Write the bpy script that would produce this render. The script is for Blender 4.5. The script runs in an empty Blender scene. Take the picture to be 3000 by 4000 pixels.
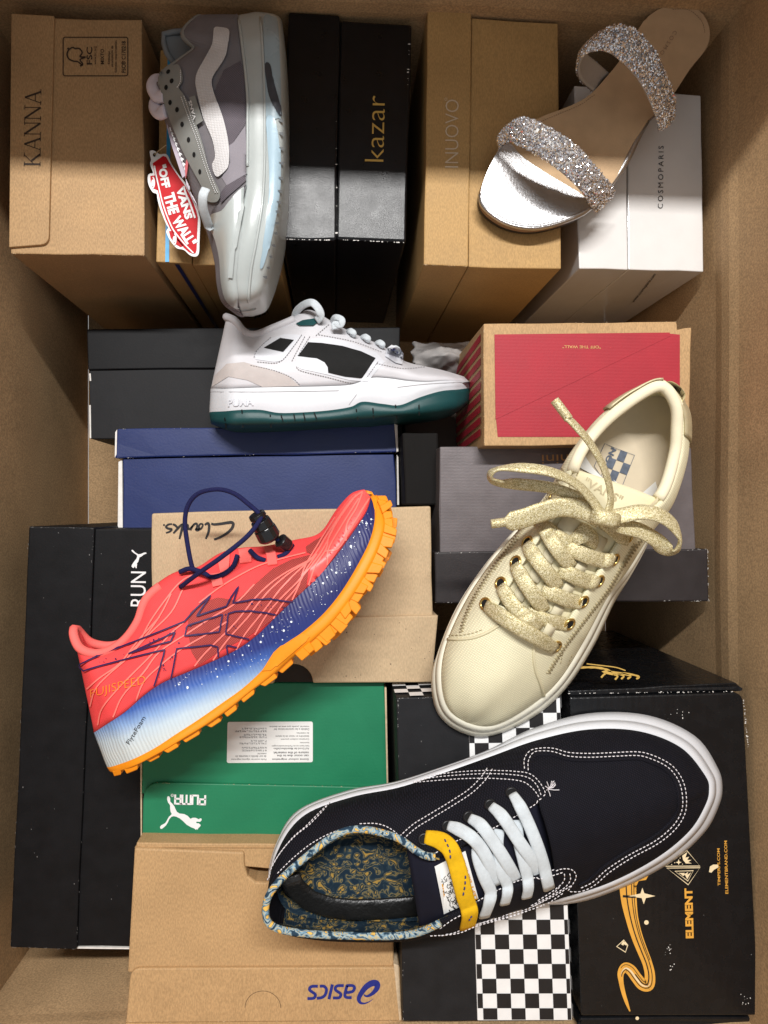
import bpy, math, random
from mathutils import Vector, Matrix
from mathutils.bvhtree import BVHTree
from mathutils.geometry import tessellate_polygon
random.seed(7)
scn = bpy.context.scene
COL = scn.collection
# ------------------------------------------------------------------ camera
FPX = 2774.0                       # focal length in photo pixels (photo 3000 x 4000)
CAMZ = 1.05
TILT = math.radians(-4.08)
cd = bpy.data.cameras.new('camera'); cam = bpy.data.objects.new('camera', cd); COL.objects.link(cam)
cam.location = (0, 0, CAMZ); cam.rotation_euler = (0, TILT, 0)
cd.sensor_fit = 'HORIZONTAL'; cd.sensor_width = 36.0; cd.lens = FPX / 3000 * 36.0
cd.clip_start = 0.02; cd.clip_end = 50
scn.camera = cam
# ------------------------------------------------------------------ light: shop interior, one long ceiling lamp behind the far rim
w = bpy.data.worlds.new('World'); scn.world = w; w.use_nodes = True
w.node_tree.nodes['Background'].inputs[0].default_value = (0.93, 0.965, 1.0, 1)
w.node_tree.nodes['Background'].inputs[1].default_value = 0.49
ld = bpy.data.lights.new('ceiling_lamp', 'AREA'); ld.shape = 'RECTANGLE'; ld.size = 1.5; ld.size_y = 0.08
ld.energy = 106; ld.color = (1.0, 0.985, 0.965)
lamp = bpy.data.objects.new('ceiling_lamp', ld); COL.objects.link(lamp)
lamp.location = (-0.10, 1.38, 2.85)
lamp.rotation_euler = (-math.atan2(1.28, 2.55), 0, 0)      # the tube runs parallel to the carton's far rim
vs = scn.view_settings
scn.display_settings.display_device = 'sRGB'
vs.view_transform = 'Standard'; vs.look = 'None'; vs.exposure = 0.0; vs.gamma = 1.0; vs.use_curve_mapping = False
scn.render.engine = 'CYCLES'
scn.cycles.max_bounces = 6
# ------------------------------------------------------------------ helpers
CROT = Matrix.Rotation(TILT, 3, 'Y')
CPOS = Vector((0, 0, CAMZ))
def ray(px, py):
    return CROT @ Vector(((px - 1500) / FPX, (2000 - py) / FPX, -1.0))
def U(px, py, z):
    d = ray(px, py); t = (z - CAMZ) / d.z
    return CPOS + d * t
def proj(p):
    q = CROT.transposed() @ (Vector(p) - CPOS)
    return (1500 + FPX * q.x / -q.z, 2000 - FPX * q.y / -q.z)
def zm(x0, y0, s):
    """pixel list measured in an enlarged crop -> photo pixels"""
    def f(*pts):
        return [(x0 + s * p[0], y0 + s * p[1]) + tuple(p[2:]) for p in pts]
    return f
D = zm(0, 0, 1.8083)               # overview
A = zm(0, 0, .7233); B = zm(1000, 0, .6329); Cc = zm(1800, 0, .7233); E = zm(300, 1100, .9644)
Fz = zm(200, 1850, .9042); G = zm(300, 2600, .7836); H = zm(0, 2900, 1.0247); I = zm(1600, 1200, .8439)
J = zm(1000, 2650, 1.2055)
BASE = {}
def thing(name, label, cat, loc, group=None):
    o = bpy.data.objects.new(name, None); COL.objects.link(o)
    o.empty_display_size = .02
    o.location = loc; o['label'] = label; o['category'] = cat
    if group: o['group'] = group
    BASE[o.name] = Vector(loc)
    return o
def mk(name, V, F, mat, root=None, smooth=False, kind=None, mats=None):
    V = [Vector(v) for v in V]
    if root is not None: org = BASE[root.name]
    else:
        n = max(1, len(V)); org = Vector((sum(v.x for v in V) / n, sum(v.y for v in V) / n, min(v.z for v in V)))
    me = bpy.data.meshes.new(name)
    me.from_pydata([v - org for v in V], [], F)
    me.update()
    for m in (mats or [mat]): me.materials.append(m)
    if smooth:
        me.polygons.foreach_set('use_smooth', [True] * len(me.polygons))
    o = bpy.data.objects.new(name, me); COL.objects.link(o)
    if root is not None: o.parent = root
    else: o.location = org
    BASE[o.name] = org
    if kind: o['kind'] = kind
    return o
def tag(o, label, cat, group=None):
    o['label'] = label; o['category'] = cat
    if group: o['group'] = group
    return o
def bev(o, wd, seg=2, ang=35):
    m = o.modifiers.new('b', 'BEVEL'); m.width = wd; m.segments = seg; m.limit_method = 'ANGLE'; m.angle_limit = math.radians(ang)
    m.harden_normals = False
    return o
def tess(poly):
    return [tuple(t) for t in tessellate_polygon([[Vector((p[0], p[1], 0)) for p in poly]])]
def area2(p):
    return sum(p[i][0] * p[(i + 1) % len(p)][1] - p[(i + 1) % len(p)][0] * p[i][1] for i in range(len(p)))
def prism(name, poly, zt, zb, mat, root, bevel=.0012, lean=(0, 0), ztl=None):
    """polygon given in photo pixels on the plane z = zt (or a height per corner), extruded straight down to zb"""
    zs = ztl or [zt] * len(poly)
    top = [U(p[0], p[1], z) for p, z in zip(poly, zs)]
    if len(top) <= 6 and bevel >= .0008 and not ztl:      # board edges are never dead straight
        rj = random.Random(len(name) * 31 + int(abs(poly[0][0]) * 7 + abs(poly[0][1]))); Q = []
        for i, a in enumerate(top):
            c = top[(i + 1) % len(top)]; e = c - a; nn = Vector((e.y, -e.x, 0)).normalized(); k = max(2, int(e.length / .022))
            w1, w2, p1, p2 = rj.uniform(.0003, .0009), rj.uniform(.0001, .0004), rj.uniform(0, 6), rj.uniform(0, 6)
            for j in range(k):
                t = j / k; s_ = math.sin(math.pi * t)
                Q.append(a.lerp(c, t) + nn * s_ * (w1 * math.sin(4 * t + p1) + w2 * math.sin(17 * t + p2)) - Vector((0, 0, .0004 * s_ * rj.random())))
        top = Q
    if area2([(v.x, v.y) for v in top]) < 0: top.reverse()
    bot = [Vector((v.x + lean[0], v.y + lean[1], zb)) for v in top]
    n = len(top); V = top + bot
    Fs = [tuple(range(n)), tuple(range(2 * n - 1, n - 1, -1))] + [(i, i + n, (i + 1) % n + n, (i + 1) % n) for i in range(n)]
    o = mk(name, V, Fs, mat, root)
    if bevel: bev(o, bevel)
    return o
def rounded(pts, idx, r, n=5):
    """round corner idx of a pixel polygon"""
    p = [Vector(q[:2]) for q in pts]; out = []
    for i, q in enumerate(p):
        if i in idx:
            a = (p[i - 1] - q).normalized(); b = (p[(i + 1) % len(p)] - q).normalized()
            for k in range(n + 1):
                t = k / n
                s = q + a * r * (1 - t) ** 2 + b * r * t ** 2
                out.append((s.x, s.y))
        else: out.append((q.x, q.y))
    return out
# mappers: photo pixel -> point on a surface
def plane(z, e=.0005):
    return lambda x, y: U(x, y, z + e)
def surf(objs, e=.0005):
    """follow the surface of finished meshes: the traced point's own place on the thing"""
    trees = []
    dg = bpy.context.evaluated_depsgraph_get(); dg.update()
    for o in objs:
        me = o.evaluated_get(dg).to_mesh(); mw = o.matrix_world.copy()
        off = BASE[o.name]
        vv = [v.co + off for v in me.vertices]
        trees.append(BVHTree.FromPolygons(vv, [tuple(p.vertices) for p in me.polygons]))
        o.evaluated_get(dg).to_mesh_clear()
    last = [U(1500, 2000, .35)]
    def f(x, y, ee=None, full=False):
        d = ray(x, y).normalized(); best = None
        for t in trees:
            h = t.ray_cast(CPOS, d)
            if h[0] is not None and (best is None or h[3] < best[3]): best = h
        if best is None:
            p = U(x, y, last[0].z); nn = Vector((0, 0, 1))
        else:
            p, nn = best[0], best[1]
            if nn.dot(d) > 0: nn = -nn
            last[0] = p
        q = p + nn * (e if ee is None else ee)
        return (q, nn) if full else q
    return f
def smoothline(pts, n=6, closed=False):
    """Catmull-Rom through points of any dimension"""
    P = [Vector(p) for p in pts]; out = []; m = len(P)
    segs = m if closed else m - 1
    for i in range(segs):
        if closed: p0, p1, p2, p3 = P[i - 1], P[i], P[(i + 1) % m], P[(i + 2) % m]
        else:
            p1, p2 = P[i], P[i + 1]
            p0 = P[i - 1] if i > 0 else p1 * 2 - p2
            p3 = P[i + 2] if i + 2 < m else p2 * 2 - p1
        for k in range(n):
            t = k / n
            out.append(.5 * ((2 * p1) + (p2 - p0) * t + (2 * p0 - 5 * p1 + 4 * p2 - p3) * t * t + (3 * p1 - p0 - 3 * p2 + p3) * t ** 3))
    if not closed: out.append(P[-1])
    return out
def resample(P, n):
    P = [Vector(p) for p in P]; L = [0]
    for a, b in zip(P, P[1:]): L.append(L[-1] + (b - a).length)
    out = []; j = 0
    for k in range(n):
        s = L[-1] * k / (n - 1)
        while j < len(P) - 2 and L[j + 1] < s: j += 1
        seg = L[j + 1] - L[j]
        t = (s - L[j]) / seg if seg > 1e-12 else 0
        out.append(P[j].lerp(P[j + 1], min(1, max(0, t))))
    return out
class Print:
    """flat print / thin patches collected into one mesh"""
    def __init__(s): s.V = []; s.F = []
    def poly(s, pts, mp):
        b = len(s.V); s.V += [mp(p[0], p[1]) for p in pts]
        ar = area2(pts)
        for t in tess(pts):
            q = [pts[i] for i in t]
            s.F.append(tuple(b + i for i in (t if area2(q) < 0 else t[::-1])))
        return s
    def patch(s, pts, mp, step):
        """polygon draped over a curved surface: cut into a grid first"""
        import bmesh
        bm = bmesh.new()
        vs_ = [bm.verts.new((p[0], p[1], 0)) for p in pts]
        f = bm.faces.new(vs_)
        xs = [p[0] for p in pts]; ys = [p[1] for p in pts]
        for ax, lo, hi in ((0, min(xs), max(xs)), (1, min(ys), max(ys))):
            c = lo + step
            while c < hi:
                co = (c, 0, 0) if ax == 0 else (0, c, 0); no = (1, 0, 0) if ax == 0 else (0, 1, 0)
                bmesh.ops.bisect_plane(bm, geom=bm.verts[:] + bm.edges[:] + bm.faces[:], plane_co=co, plane_no=no)
                c += step
        bmesh.ops.triangulate(bm, faces=bm.faces[:])
        bm.verts.index_update(); b = len(s.V)
        s.V += [mp(v.co.x, v.co.y) for v in bm.verts]
        for f in bm.faces:
            ids = [v.index for v in f.verts]
            q = [(v.co.x, v.co.y) for v in f.verts]
            s.F.append(tuple(b + i for i in (ids if area2(q) < 0 else ids[::-1])))
        bm.free(); return s
    def line(s, pts, wd, mp, n=0, taper=None, closed=False, fine=0):
        P = smoothline([p[:2] for p in pts], n, closed) if n else [Vector(p[:2]) for p in pts]
        if fine:      # long straight runs are cut so that they follow a curved surface
            Q = [P[0]]
            for a, c in zip(P, P[1:]):
                k = max(1, int((c - a).length / fine)); Q += [a.lerp(c, j / k) for j in range(1, k + 1)]
            P = Q
        if closed: P = P + [P[0]]
        b = len(s.V); m = len(P)
        for i, p in enumerate(P):
            a = P[max(0, i - 1)]; c = P[min(m - 1, i + 1)]
            if closed and i in (0, m - 1): a, c = P[m - 2], P[1]
            d = (c - a); d = d.normalized() if d.length > 1e-9 else Vector((1, 0))
            nn = Vector((d.y, -d.x))
            k = wd / 2 * (taper(i / (m - 1)) if taper else 1)
            s.V.append(mp(*(p + nn * k))); s.V.append(mp(*(p - nn * k)))
        for i in range(m - 1):
            s.F.append((b + 2 * i, b + 2 * i + 1, b + 2 * i + 3, b + 2 * i + 2))
        return s
    def rect(s, p0, p1, wd, mp):
        (x0, y0), (x1, y1) = p0, p1
        for a, c in (((x0, y0), (x1, y0)), ((x1, y0), (x1, y1)), ((x1, y1), (x0, y1)), ((x0, y1), (x0, y0))):
            s.line([a, c], wd, mp)
        return s
    def disc(s, c, r, mp, n=14, ry=None):
        return s.poly([(c[0] + r * math.cos(2 * math.pi * k / n), c[1] + (ry or r) * math.sin(2 * math.pi * k / n)) for k in range(n)], mp)
    def text(s, body, p0, p1, h, mp, bold=0.0, shear=0.0, space=1.0, skip=None, spacing_fit=True):
        cu = bpy.data.curves.new('t', 'FONT'); cu.body = body; cu.size = 1; cu.offset = bold; cu.shear = shear
        cu.space_character = space; cu.fill_mode = 'BOTH'; cu.resolution_u = 3
        ob = bpy.data.objects.new('t', cu); COL.objects.link(ob)
        me = bpy.data.meshes.new_from_object(ob)
        co = [v.co.copy() for v in me.vertices]; fs = [tuple(p.vertices) for p in me.polygons]
        bpy.data.objects.remove(ob); bpy.data.curves.remove(cu); bpy.data.meshes.remove(me)
        if not co: return s
        x0 = min(c.x for c in co); x1 = max(c.x for c in co); y0 = min(c.y for c in co); y1 = max(c.y for c in co)
        a = Vector(p0[:2]); d = Vector(p1[:2]) - a; u = d.normalized(); up = Vector((u.y, -u.x)) * h
        b = len(s.V)
        for c in co:
            q = a + d * ((c.x - x0) / (x1 - x0)) + up * ((c.y - y0) / (y1 - y0))
            s.V.append(mp(q.x, q.y))
        for f in fs: s.F.append(tuple(b + i for i in f))
        return s
    def make(s, name, mat, root, kind=None, smooth=False):
        return mk(name, s.V, s.F, mat, root, smooth=smooth, kind=kind)
def tube(path, r, n=6, caps=True, taper=None):
    """round tube through world points"""
    P = [Vector(p) for p in path]; V = []; F = []; m = len(P); up = None
    for i, p in enumerate(P):
        d = (P[min(m - 1, i + 1)] - P[max(0, i - 1)])
        d = d.normalized() if d.length > 1e-9 else Vector((1, 0, 0))
        if up is None: up = Vector((0, 0, 1)) if abs(d.z) < .9 else Vector((1, 0, 0))
        s = d.cross(up).normalized(); up = s.cross(d).normalized()
        rr = r * (taper(i / (m - 1)) if taper else 1)
        for k in range(n):
            a = 2 * math.pi * k / n
            V.append(p + (s * math.cos(a) + up * math.sin(a)) * rr)
    for i in range(m - 1):
        for k in range(n):
            F.append((i * n + k, (i + 1) * n + k, (i + 1) * n + (k + 1) % n, i * n + (k + 1) % n))
    if caps: F += [tuple(range(n)), tuple((m - 1) * n + k for k in range(n - 1, -1, -1))]
    return V, [f[::-1] for f in F]
def strap(path, wd, th, normal=None, taper=None, n_round=2):
    """flat woven lace: elliptical section swept through world points; normals optional per point"""
    P = [Vector(p) for p in path]; V = []; F = []; m = len(P); K = 10
    for i, p in enumerate(P):
        d = (P[min(m - 1, i + 1)] - P[max(0, i - 1)])
        d = d.normalized() if d.length > 1e-9 else Vector((1, 0, 0))
        nn = Vector(normal[i]) if normal else Vector((0, 0, 1))
        s = d.cross(nn)
        s = s.normalized() if s.length > 1e-6 else Vector((1, 0, 0))
        nn = s.cross(d).normalized()
        k = taper(i / (m - 1)) if taper else 1
        for j in range(K):
            a = 2 * math.pi * j / K
            ca, sa = math.cos(a), math.sin(a)
            V.append(p + s * (wd / 2 * k * math.copysign(abs(ca) ** .6, ca)) + nn * (th / 2 * math.copysign(abs(sa) ** .8, sa)))
    for i in range(m - 1):
        for j in range(K):
            F.append((i * K + j, i * K + (j + 1) % K, (i + 1) * K + (j + 1) % K, (i + 1) * K + j))
    F += [tuple(range(K - 1, -1, -1)), tuple((m - 1) * K + j for j in range(K))]
    return V, F
# ------------------------------------------------------------------ materials
def new_mat(name):
    m = bpy.data.materials.new(name); m.use_nodes = True
    return m, m.node_tree, m.node_tree.nodes['Principled BSDF']
def mat(name, col, rough=.6, var=.12, scale=60, bump=.15, bscale=400, spec=.4, metal=0, coat=0, coat_r=.1, flute=None, weave=None,
        sss=0, fibres=0, wear=None, sheen=0, alpha=None, trans=0, bdist=.0006, iso=False):
    m, nt, b = new_mat(name); N = nt.nodes; L = nt.links
    tc = N.new('ShaderNodeTexCoord'); geo = tc.outputs['Object']
    n1 = N.new('ShaderNodeTexNoise'); n1.inputs['Scale'].default_value = scale; n1.inputs['Detail'].default_value = 5
    L.new(geo, n1.inputs['Vector'])
    mr = N.new('ShaderNodeMapRange'); mr.inputs[1].default_value = .25; mr.inputs[2].default_value = .75
    mr.inputs[3].default_value = 1 - var; mr.inputs[4].default_value = 1 + var
    L.new(n1.outputs[0], mr.inputs[0])
    mx = N.new('ShaderNodeMix'); mx.data_type = 'RGBA'; mx.blend_type = 'MULTIPLY'; mx.inputs[0].default_value = 1
    mx.inputs[6].default_value = (*col, 1); L.new(mr.outputs[0], mx.inputs[7])
    out = mx.outputs[2]
    if fibres:
        nf = N.new('ShaderNodeTexNoise'); nf.inputs['Scale'].default_value = 520 if iso else 900; nf.inputs['Detail'].default_value = 3
        mp = N.new('ShaderNodeMapping'); mp.inputs['Scale'].default_value = (1, 1, 1) if iso else (1, .35, 1); L.new(geo, mp.inputs[0]); L.new(mp.outputs[0], nf.inputs['Vector'])
        r2 = N.new('ShaderNodeMapRange'); r2.inputs[1].default_value = .35; r2.inputs[2].default_value = .65
        r2.inputs[3].default_value = 1 - fibres; r2.inputs[4].default_value = 1 + fibres; L.new(nf.outputs[0], r2.inputs[0])
        m2 = N.new('ShaderNodeMix'); m2.data_type = 'RGBA'; m2.blend_type = 'MULTIPLY'; m2.inputs[0].default_value = 1
        L.new(out, m2.inputs[6]); L.new(r2.outputs[0], m2.inputs[7]); out = m2.outputs[2]
    if wear:
        nw = N.new('ShaderNodeTexNoise'); nw.inputs['Scale'].default_value = wear[1]; nw.inputs['Detail'].default_value = 8; nw.inputs['Roughness'].default_value = .7
        L.new(geo, nw.inputs['Vector'])
        r3 = N.new('ShaderNodeMapRange'); r3.inputs[1].default_value = wear[2]; r3.inputs[2].default_value = wear[2] + .03; L.new(nw.outputs[0], r3.inputs[0])
        m3 = N.new('ShaderNodeMix'); m3.data_type = 'RGBA'; L.new(r3.outputs[0], m3.inputs[0]); L.new(out, m3.inputs[6]); m3.inputs[7].default_value = (*wear[0], 1)
        out = m3.outputs[2]
    bh = None
    if bump:
        nb = N.new('ShaderNodeTexNoise'); nb.inputs['Scale'].default_value = bscale; nb.inputs['Detail'].default_value = 4; L.new(geo, nb.inputs['Vector'])
        bh = nb.outputs[0]
    if flute:
        wv = N.new('ShaderNodeTexWave'); wv.bands_direction = flute[0]; wv.inputs['Scale'].default_value = flute[1]; wv.inputs['Distortion'].default_value = .6
        wv.inputs['Detail'].default_value = 1; L.new(geo, wv.inputs['Vector'])
        mm = N.new('ShaderNodeMath'); mm.operation = 'MULTIPLY_ADD'; L.new(wv.outputs[1], mm.inputs[0]); mm.inputs[1].default_value = flute[2]
        if bh is not None: L.new(bh, mm.inputs[2])
        else: mm.inputs[2].default_value = 0
        bh = mm.outputs[0]
    if weave:
        # weave = (axis rotation, scale, colour depth, bump depth)
        mp = N.new('ShaderNodeMapping'); mp.inputs['Rotation'].default_value = (0, 0, weave[0]); L.new(geo, mp.inputs[0])
        hs = []
        for ax in ('X', 'Y'):
            wv = N.new('ShaderNodeTexWave'); wv.bands_direction = ax; wv.inputs['Scale'].default_value = weave[1]
            wv.inputs['Distortion'].default_value = .8; wv.inputs['Detail'].default_value = 1; wv.inputs['Detail Scale'].default_value = 2
            L.new(mp.outputs[0], wv.inputs['Vector']); hs.append(wv.outputs[1])
        mu = N.new('ShaderNodeMath'); mu.operation = 'MULTIPLY'; L.new(hs[0], mu.inputs[0]); L.new(hs[1], mu.inputs[1])
        r4 = N.new('ShaderNodeMapRange'); r4.inputs[3].default_value = 1 - weave[2]; r4.inputs[4].default_value = 1 + weave[2]; L.new(mu.outputs[0], r4.inputs[0])
        m4 = N.new('ShaderNodeMix'); m4.data_type = 'RGBA'; m4.blend_type = 'MULTIPLY'; m4.inputs[0].default_value = 1
        L.new(out, m4.inputs[6]); L.new(r4.outputs[0], m4.inputs[7]); out = m4.outputs[2]
        mm = N.new('ShaderNodeMath'); mm.operation = 'MULTIPLY_ADD'; L.new(mu.outputs[0], mm.inputs[0]); mm.inputs[1].default_value = weave[3]
        if bh is not None: L.new(bh, mm.inputs[2])
        else: mm.inputs[2].default_value = 0
        bh = mm.outputs[0]
    if bh is not None:
        bp = N.new('ShaderNodeBump'); bp.inputs['Strength'].default_value = max(bump, .15); bp.inputs['Distance'].default_value = bdist
        L.new(bh, bp.inputs['Height']); L.new(bp.outputs[0], b.inputs['Normal'])
    L.new(out, b.inputs['Base Color'])
    rr = N.new('ShaderNodeMapRange'); rr.inputs[3].default_value = max(.02, rough - .07); rr.inputs[4].default_value = min(1, rough + .07)
    L.new(n1.outputs[0], rr.inputs[0]); L.new(rr.outputs[0], b.inputs['Roughness'])
    b.inputs['Specular IOR Level'].default_value = spec; b.inputs['Metallic'].default_value = metal
    b.inputs['Coat Weight'].default_value = coat; b.inputs['Coat Roughness'].default_value = coat_r
    if sss:
        b.inputs['Subsurface Weight'].default_value = sss; b.inputs['Subsurface Radius'].default_value = (.004, .004, .004); b.inputs['Subsurface Scale'].default_value = 1
    if sheen: b.inputs['Sheen Weight'].default_value = sheen
    if trans: b.inputs['Transmission Weight'].default_value = trans
    return m
M = {}
M['carton'] = mat('carton_board', (.47, .31, .165), .75, .14, 14, .35, 300, .25, fibres=.20, flute=('Z', 28, .10), iso=True)
M['kraft'] = mat('kraft_board', (.42, .265, .13), .62, .09, 22, .12, 500, .3, fibres=.15)
M['kraft2'] = mat('golden_kraft_board', (.44, .27, .105), .6, .08, 22, .12, 500, .3, fibres=.12)
M['kraft_pale'] = mat('pale_kraft_board', (.50, .37, .225), .65, .06, 40, .12, 500, .3, fibres=.10)
M['kraft_orange'] = mat('warm_kraft_board', (.46, .29, .14), .62, .08, 22, .15, 350, .3, fibres=.14)
M['kraft_edge'] = mat('raw_board_edge', (.62, .48, .32), .8, .2, 200, .2, 600, .2)
M['white_edge'] = mat('white_board_edge', (.75, .72, .68), .7, .1, 200, .1, 600, .2)
M['black_gloss'] = mat('black_laminate', (.005, .005, .006), .30, .2, 80, .25, 900, .32, flute=('X', 420, .12))
M['black_matte'] = mat('black_matte_board', (.006, .006, .007), .55, .25, 60, .12, 500, .18, wear=((.35, .33, .30), 30, .80))
M['black_soft'] = mat('charcoal_board', (.014, .014, .0155), .6, .2, 60, .12, 500, .2)
M['black_element'] = mat('black_corrugated_print', (.006, .0065, .0078), .27, .2, 80, .12, 500, .36, flute=('X', 46, .55), wear=((.45, .42, .36), 28, .785))
M['grey_foil'] = mat('grey_metallic_print', (.155, .135, .138), .40, .08, 60, .10, 500, .5, metal=.35, flute=('Y', 95, .2))
M['grey_matte'] = mat('dark_grey_print', (.022, .0172, .0178), .5, .12, 60, .12, 500, .4, wear=((.4, .37, .36), 40, .80))
M['navy_board'] = mat('navy_print', (.007, .020, .108), .42, .10, 30, .10, 400, .45)
M['green_board'] = mat('green_print', (.012, .185, .085), .5, .07, 30, .10, 400, .4, flute=('Y', 90, .12))
M['white_gloss'] = mat('white_laminate', (.72, .70, .68), .16, .03, 40, .06, 250, .5, coat=.6, coat_r=.06)
M['red_print'] = mat('red_print', (.37, .020, .034), .55, .08, 30, .12, 400, .35, flute=('Y', 95, .4))
M['ink_black'] = mat('black_ink', (.012, .011, .012), .55, .1, 100, 0)
M['ink_brown'] = mat('dark_brown_ink', (.045, .028, .018), .6, .1, 100, 0)
M['ink_gold'] = mat('gold_ink', (.62, .40, .10), .4, .1, 100, 0, metal=.25)
M['ink_orange'] = mat('orange_ink', (.72, .36, .055), .45, .1, 100, 0)
M['ink_cream'] = mat('cream_ink', (.80, .66, .42), .5, .1, 100, 0)
M['ink_white'] = mat('white_ink', (.80, .80, .80), .5, .04, 100, 0)
M['ink_pale'] = mat('pale_ink', (.62, .50, .36), .5, .04, 100, 0)
M['ink_blue'] = mat('blue_ink', (.012, .022, .20), .5, .1, 100, 0)
M['ink_cyan'] = mat('cyan_tape', (.02, .34, .68), .4, .1, 100, 0)
M['ink_navytape'] = mat('navy_tape', (.02, .03, .12), .4, .1, 100, 0)
M['ink_grey'] = mat('grey_ink', (.16, .15, .15), .6, .1, 100, 0)
M['ink_gold2'] = mat('faint_gold_ink', (.60, .33, .12), .5, .1, 100, 0)
M['sticker'] = mat('sticker_paper', (.78, .78, .76), .5, .03, 40, .05, 300, .3)
M['void'] = mat('painted_shade', (.03, .025, .02), .8, .1, 40, 0)
M['tissue'] = mat('tissue_paper', (.34, .32, .31), .7, .05, 40, .1, 300, .3)
# ------------------------------------------------------------------ the big carton around everything
XL, XR, YT, YB, RIM, WT = -.352, .412, .512, -.507, .79, .007
carton = thing('carton', 'large open brown corrugated carton that holds all the shoe boxes', 'carton', ((XL + XR) / 2, (YT + YB) / 2, 0))
def slab(name, a, b, mt, root, bevel=.001, nx=1):
    (x0, y0, z0), (x1, y1, z1) = a, b
    V = [(x0, y0, z0), (x1, y0, z0), (x1, y1, z0), (x0, y1, z0), (x0, y0, z1), (x1, y0, z1), (x1, y1, z1), (x0, y1, z1)]
    F = [(0, 3, 2, 1), (4, 5, 6, 7), (0, 1, 5, 4), (1, 2, 6, 5), (2, 3, 7, 6), (3, 0, 4, 7)]
    o = mk(name, V, F, mt, root)
    if bevel: bev(o, bevel)
    return o
def wallsheet(name, a, b, inward, amp, seed, score=.336):
    """corrugated wall, slightly bowed and dented"""
    rnd = random.Random(seed); a = Vector(a); b = Vector(b); n = Vector(inward); NU, NV = 40, 56
    ph = [rnd.uniform(0, 6.28) for _ in range(4)]
    V = []
    for side in (0, 1):
        for j in range(NV + 1):
            for i in range(NU + 1):
                u, v = i / NU, j / NV
                p = a.lerp(b, -.04 + 1.08 * u); e = math.sin(math.pi * u) * math.sin(math.pi * min(1, v * .9 + .05))
                d = amp * e * (math.sin(5 * u + ph[0]) + .6 * math.sin(9 * v + ph[1] + 3 * u) + .5 * math.sin(13 * u + ph[2])) - max(0, RIM * v - score) * .05 + (.0016 if abs(RIM * v - score) < .012 else 0)
                V.append(Vector((p.x, p.y, RIM * v)) + n * (d - side * WT))
    F = []; W = NU + 1; O = W * (NV + 1)
    for j in range(NV):
        for i in range(NU):
            q = (j * W + i, j * W + i + 1, (j + 1) * W + i + 1, (j + 1) * W + i)
            F.append(q); F.append(tuple(O + k for k in q[::-1]))
    for i in range(NU):
        F.append((NV * W + i, NV * W + i + 1, O + NV * W + i + 1, O + NV * W + i)); F.append((i + 1, i, O + i, O + i + 1))
    for j in range(NV):
        F.append((j * W, (j + 1) * W, O + (j + 1) * W, O + j * W)); F.append(((j + 1) * W + NU, j * W + NU, O + j * W + NU, O + (j + 1) * W + NU))
    return mk(name, V, F, M['carton'], carton, smooth=False)
wallsheet('wall_panel', (XL, YB, 0), (XL, YT, 0), (1, 0, 0), .0022, 1)
wallsheet('wall_panel', (XR, YT, 0), (XR, YB, 0), (-1, 0, 0), .0030, 2)
wallsheet('wall_panel', (XL, YT, 0), (XR, YT, 0), (0, -1, 0), .0022, 3)
wallsheet('wall_panel', (XR, YB, 0), (XL, YB, 0), (0, 1, 0), .0022, 4)
slab('base_panel', (XL, YB, -.008), (XR, YT, -.0005), M['carton'], carton)
def box(name, label, pts, z, cat='shoe box'):
    c = sum((U(p[0], p[1], z) for p in pts), Vector()) / len(pts)
    return thing(name, label, cat, (c.x, c.y, 0))
FL = .0005
def checker(P, q00, q10, q11, q01, nu, nv, parity, keep):
    """chequer squares of one colour over a world-space quad"""
    q00, q10, q11, q01 = map(Vector, (q00, q10, q11, q01))
    f = lambda u, v: q00.lerp(q10, u).lerp(q01.lerp(q11, u), v)
    i = 0
    while i < nu:
        j = 0
        while j < nv:
            if (int(i) + int(j) + parity) % 2 == keep:
                u0, u1, v0, v1 = i / nu, min(1, (i + 1) / nu), j / nv, min(1, (j + 1) / nv)
                b = len(P.V); P.V += [f(u0, v0), f(u1, v0), f(u1, v1), f(u0, v1)]; P.F.append((b, b + 1, b + 2, b + 3))
            j += 1
        i += 1
# --- upright kraft box, upper left
z = .320; pts = A((62, 92), (765, 105), (780, 1380), (58, 1370))
r = box('shoe_box', 'upright kraft shoe box lettered KANNA in the upper left corner', pts, z)
prism('body', pts, z, FL, M['kraft'], r)
fl = prism('lid_flap', rounded(A((60, 72), (292, 84), (262, 1318), (48, 1335)), (2,), 32), z + .0032, z - .055, M['kraft'], r, .0008)
mp = plane(z + .0032)
P = Print()
def serif_word(P, word, p0, p1, h, mp):
    """wide roman capitals with thin and thick strokes"""
    gl = {'K': ([((.08, 0), (.08, 1), .13), ((.12, .42), (.70, 1), .05), ((.30, .55), (.74, 0), .13), ((-.06, 0), (.24, 0), .05), ((-.06, 1), (.24, 1), .05), ((.58, 1), (.84, 1), .05), ((.58, 0), (.92, 0), .05)], .98),
          'A': ([((.06, 0), (.42, 1), .05), ((.42, 1), (.80, 0), .13), ((.18, .34), (.66, .34), .05), ((-.08, 0), (.20, 0), .05), ((.62, 0), (.98, 0), .05)], 1.02),
          'N': ([((.08, 0), (.08, 1), .05), ((.08, 1), (.80, 0), .13), ((.80, 0), (.80, 1), .05), ((-.06, 0), (.22, 0), .05), ((-.08, 1), (.16, 1), .05), ((.66, 1), (.94, 1), .05)], 1.04)}
    tot = sum(gl[c][1] for c in word); a = Vector(p0); d = (Vector(p1) - a); u = d.normalized(); up = Vector((u.y, -u.x)) * h
    x = 0
    for c in word:
        for s0, s1, wd in gl[c][0]:
            P.line([a + d * ((x + s0[0]) / tot) + up * s0[1], a + d * ((x + s1[0]) / tot) + up * s1[1]], wd * h * .9, mp)
        x += gl[c][1]
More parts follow.
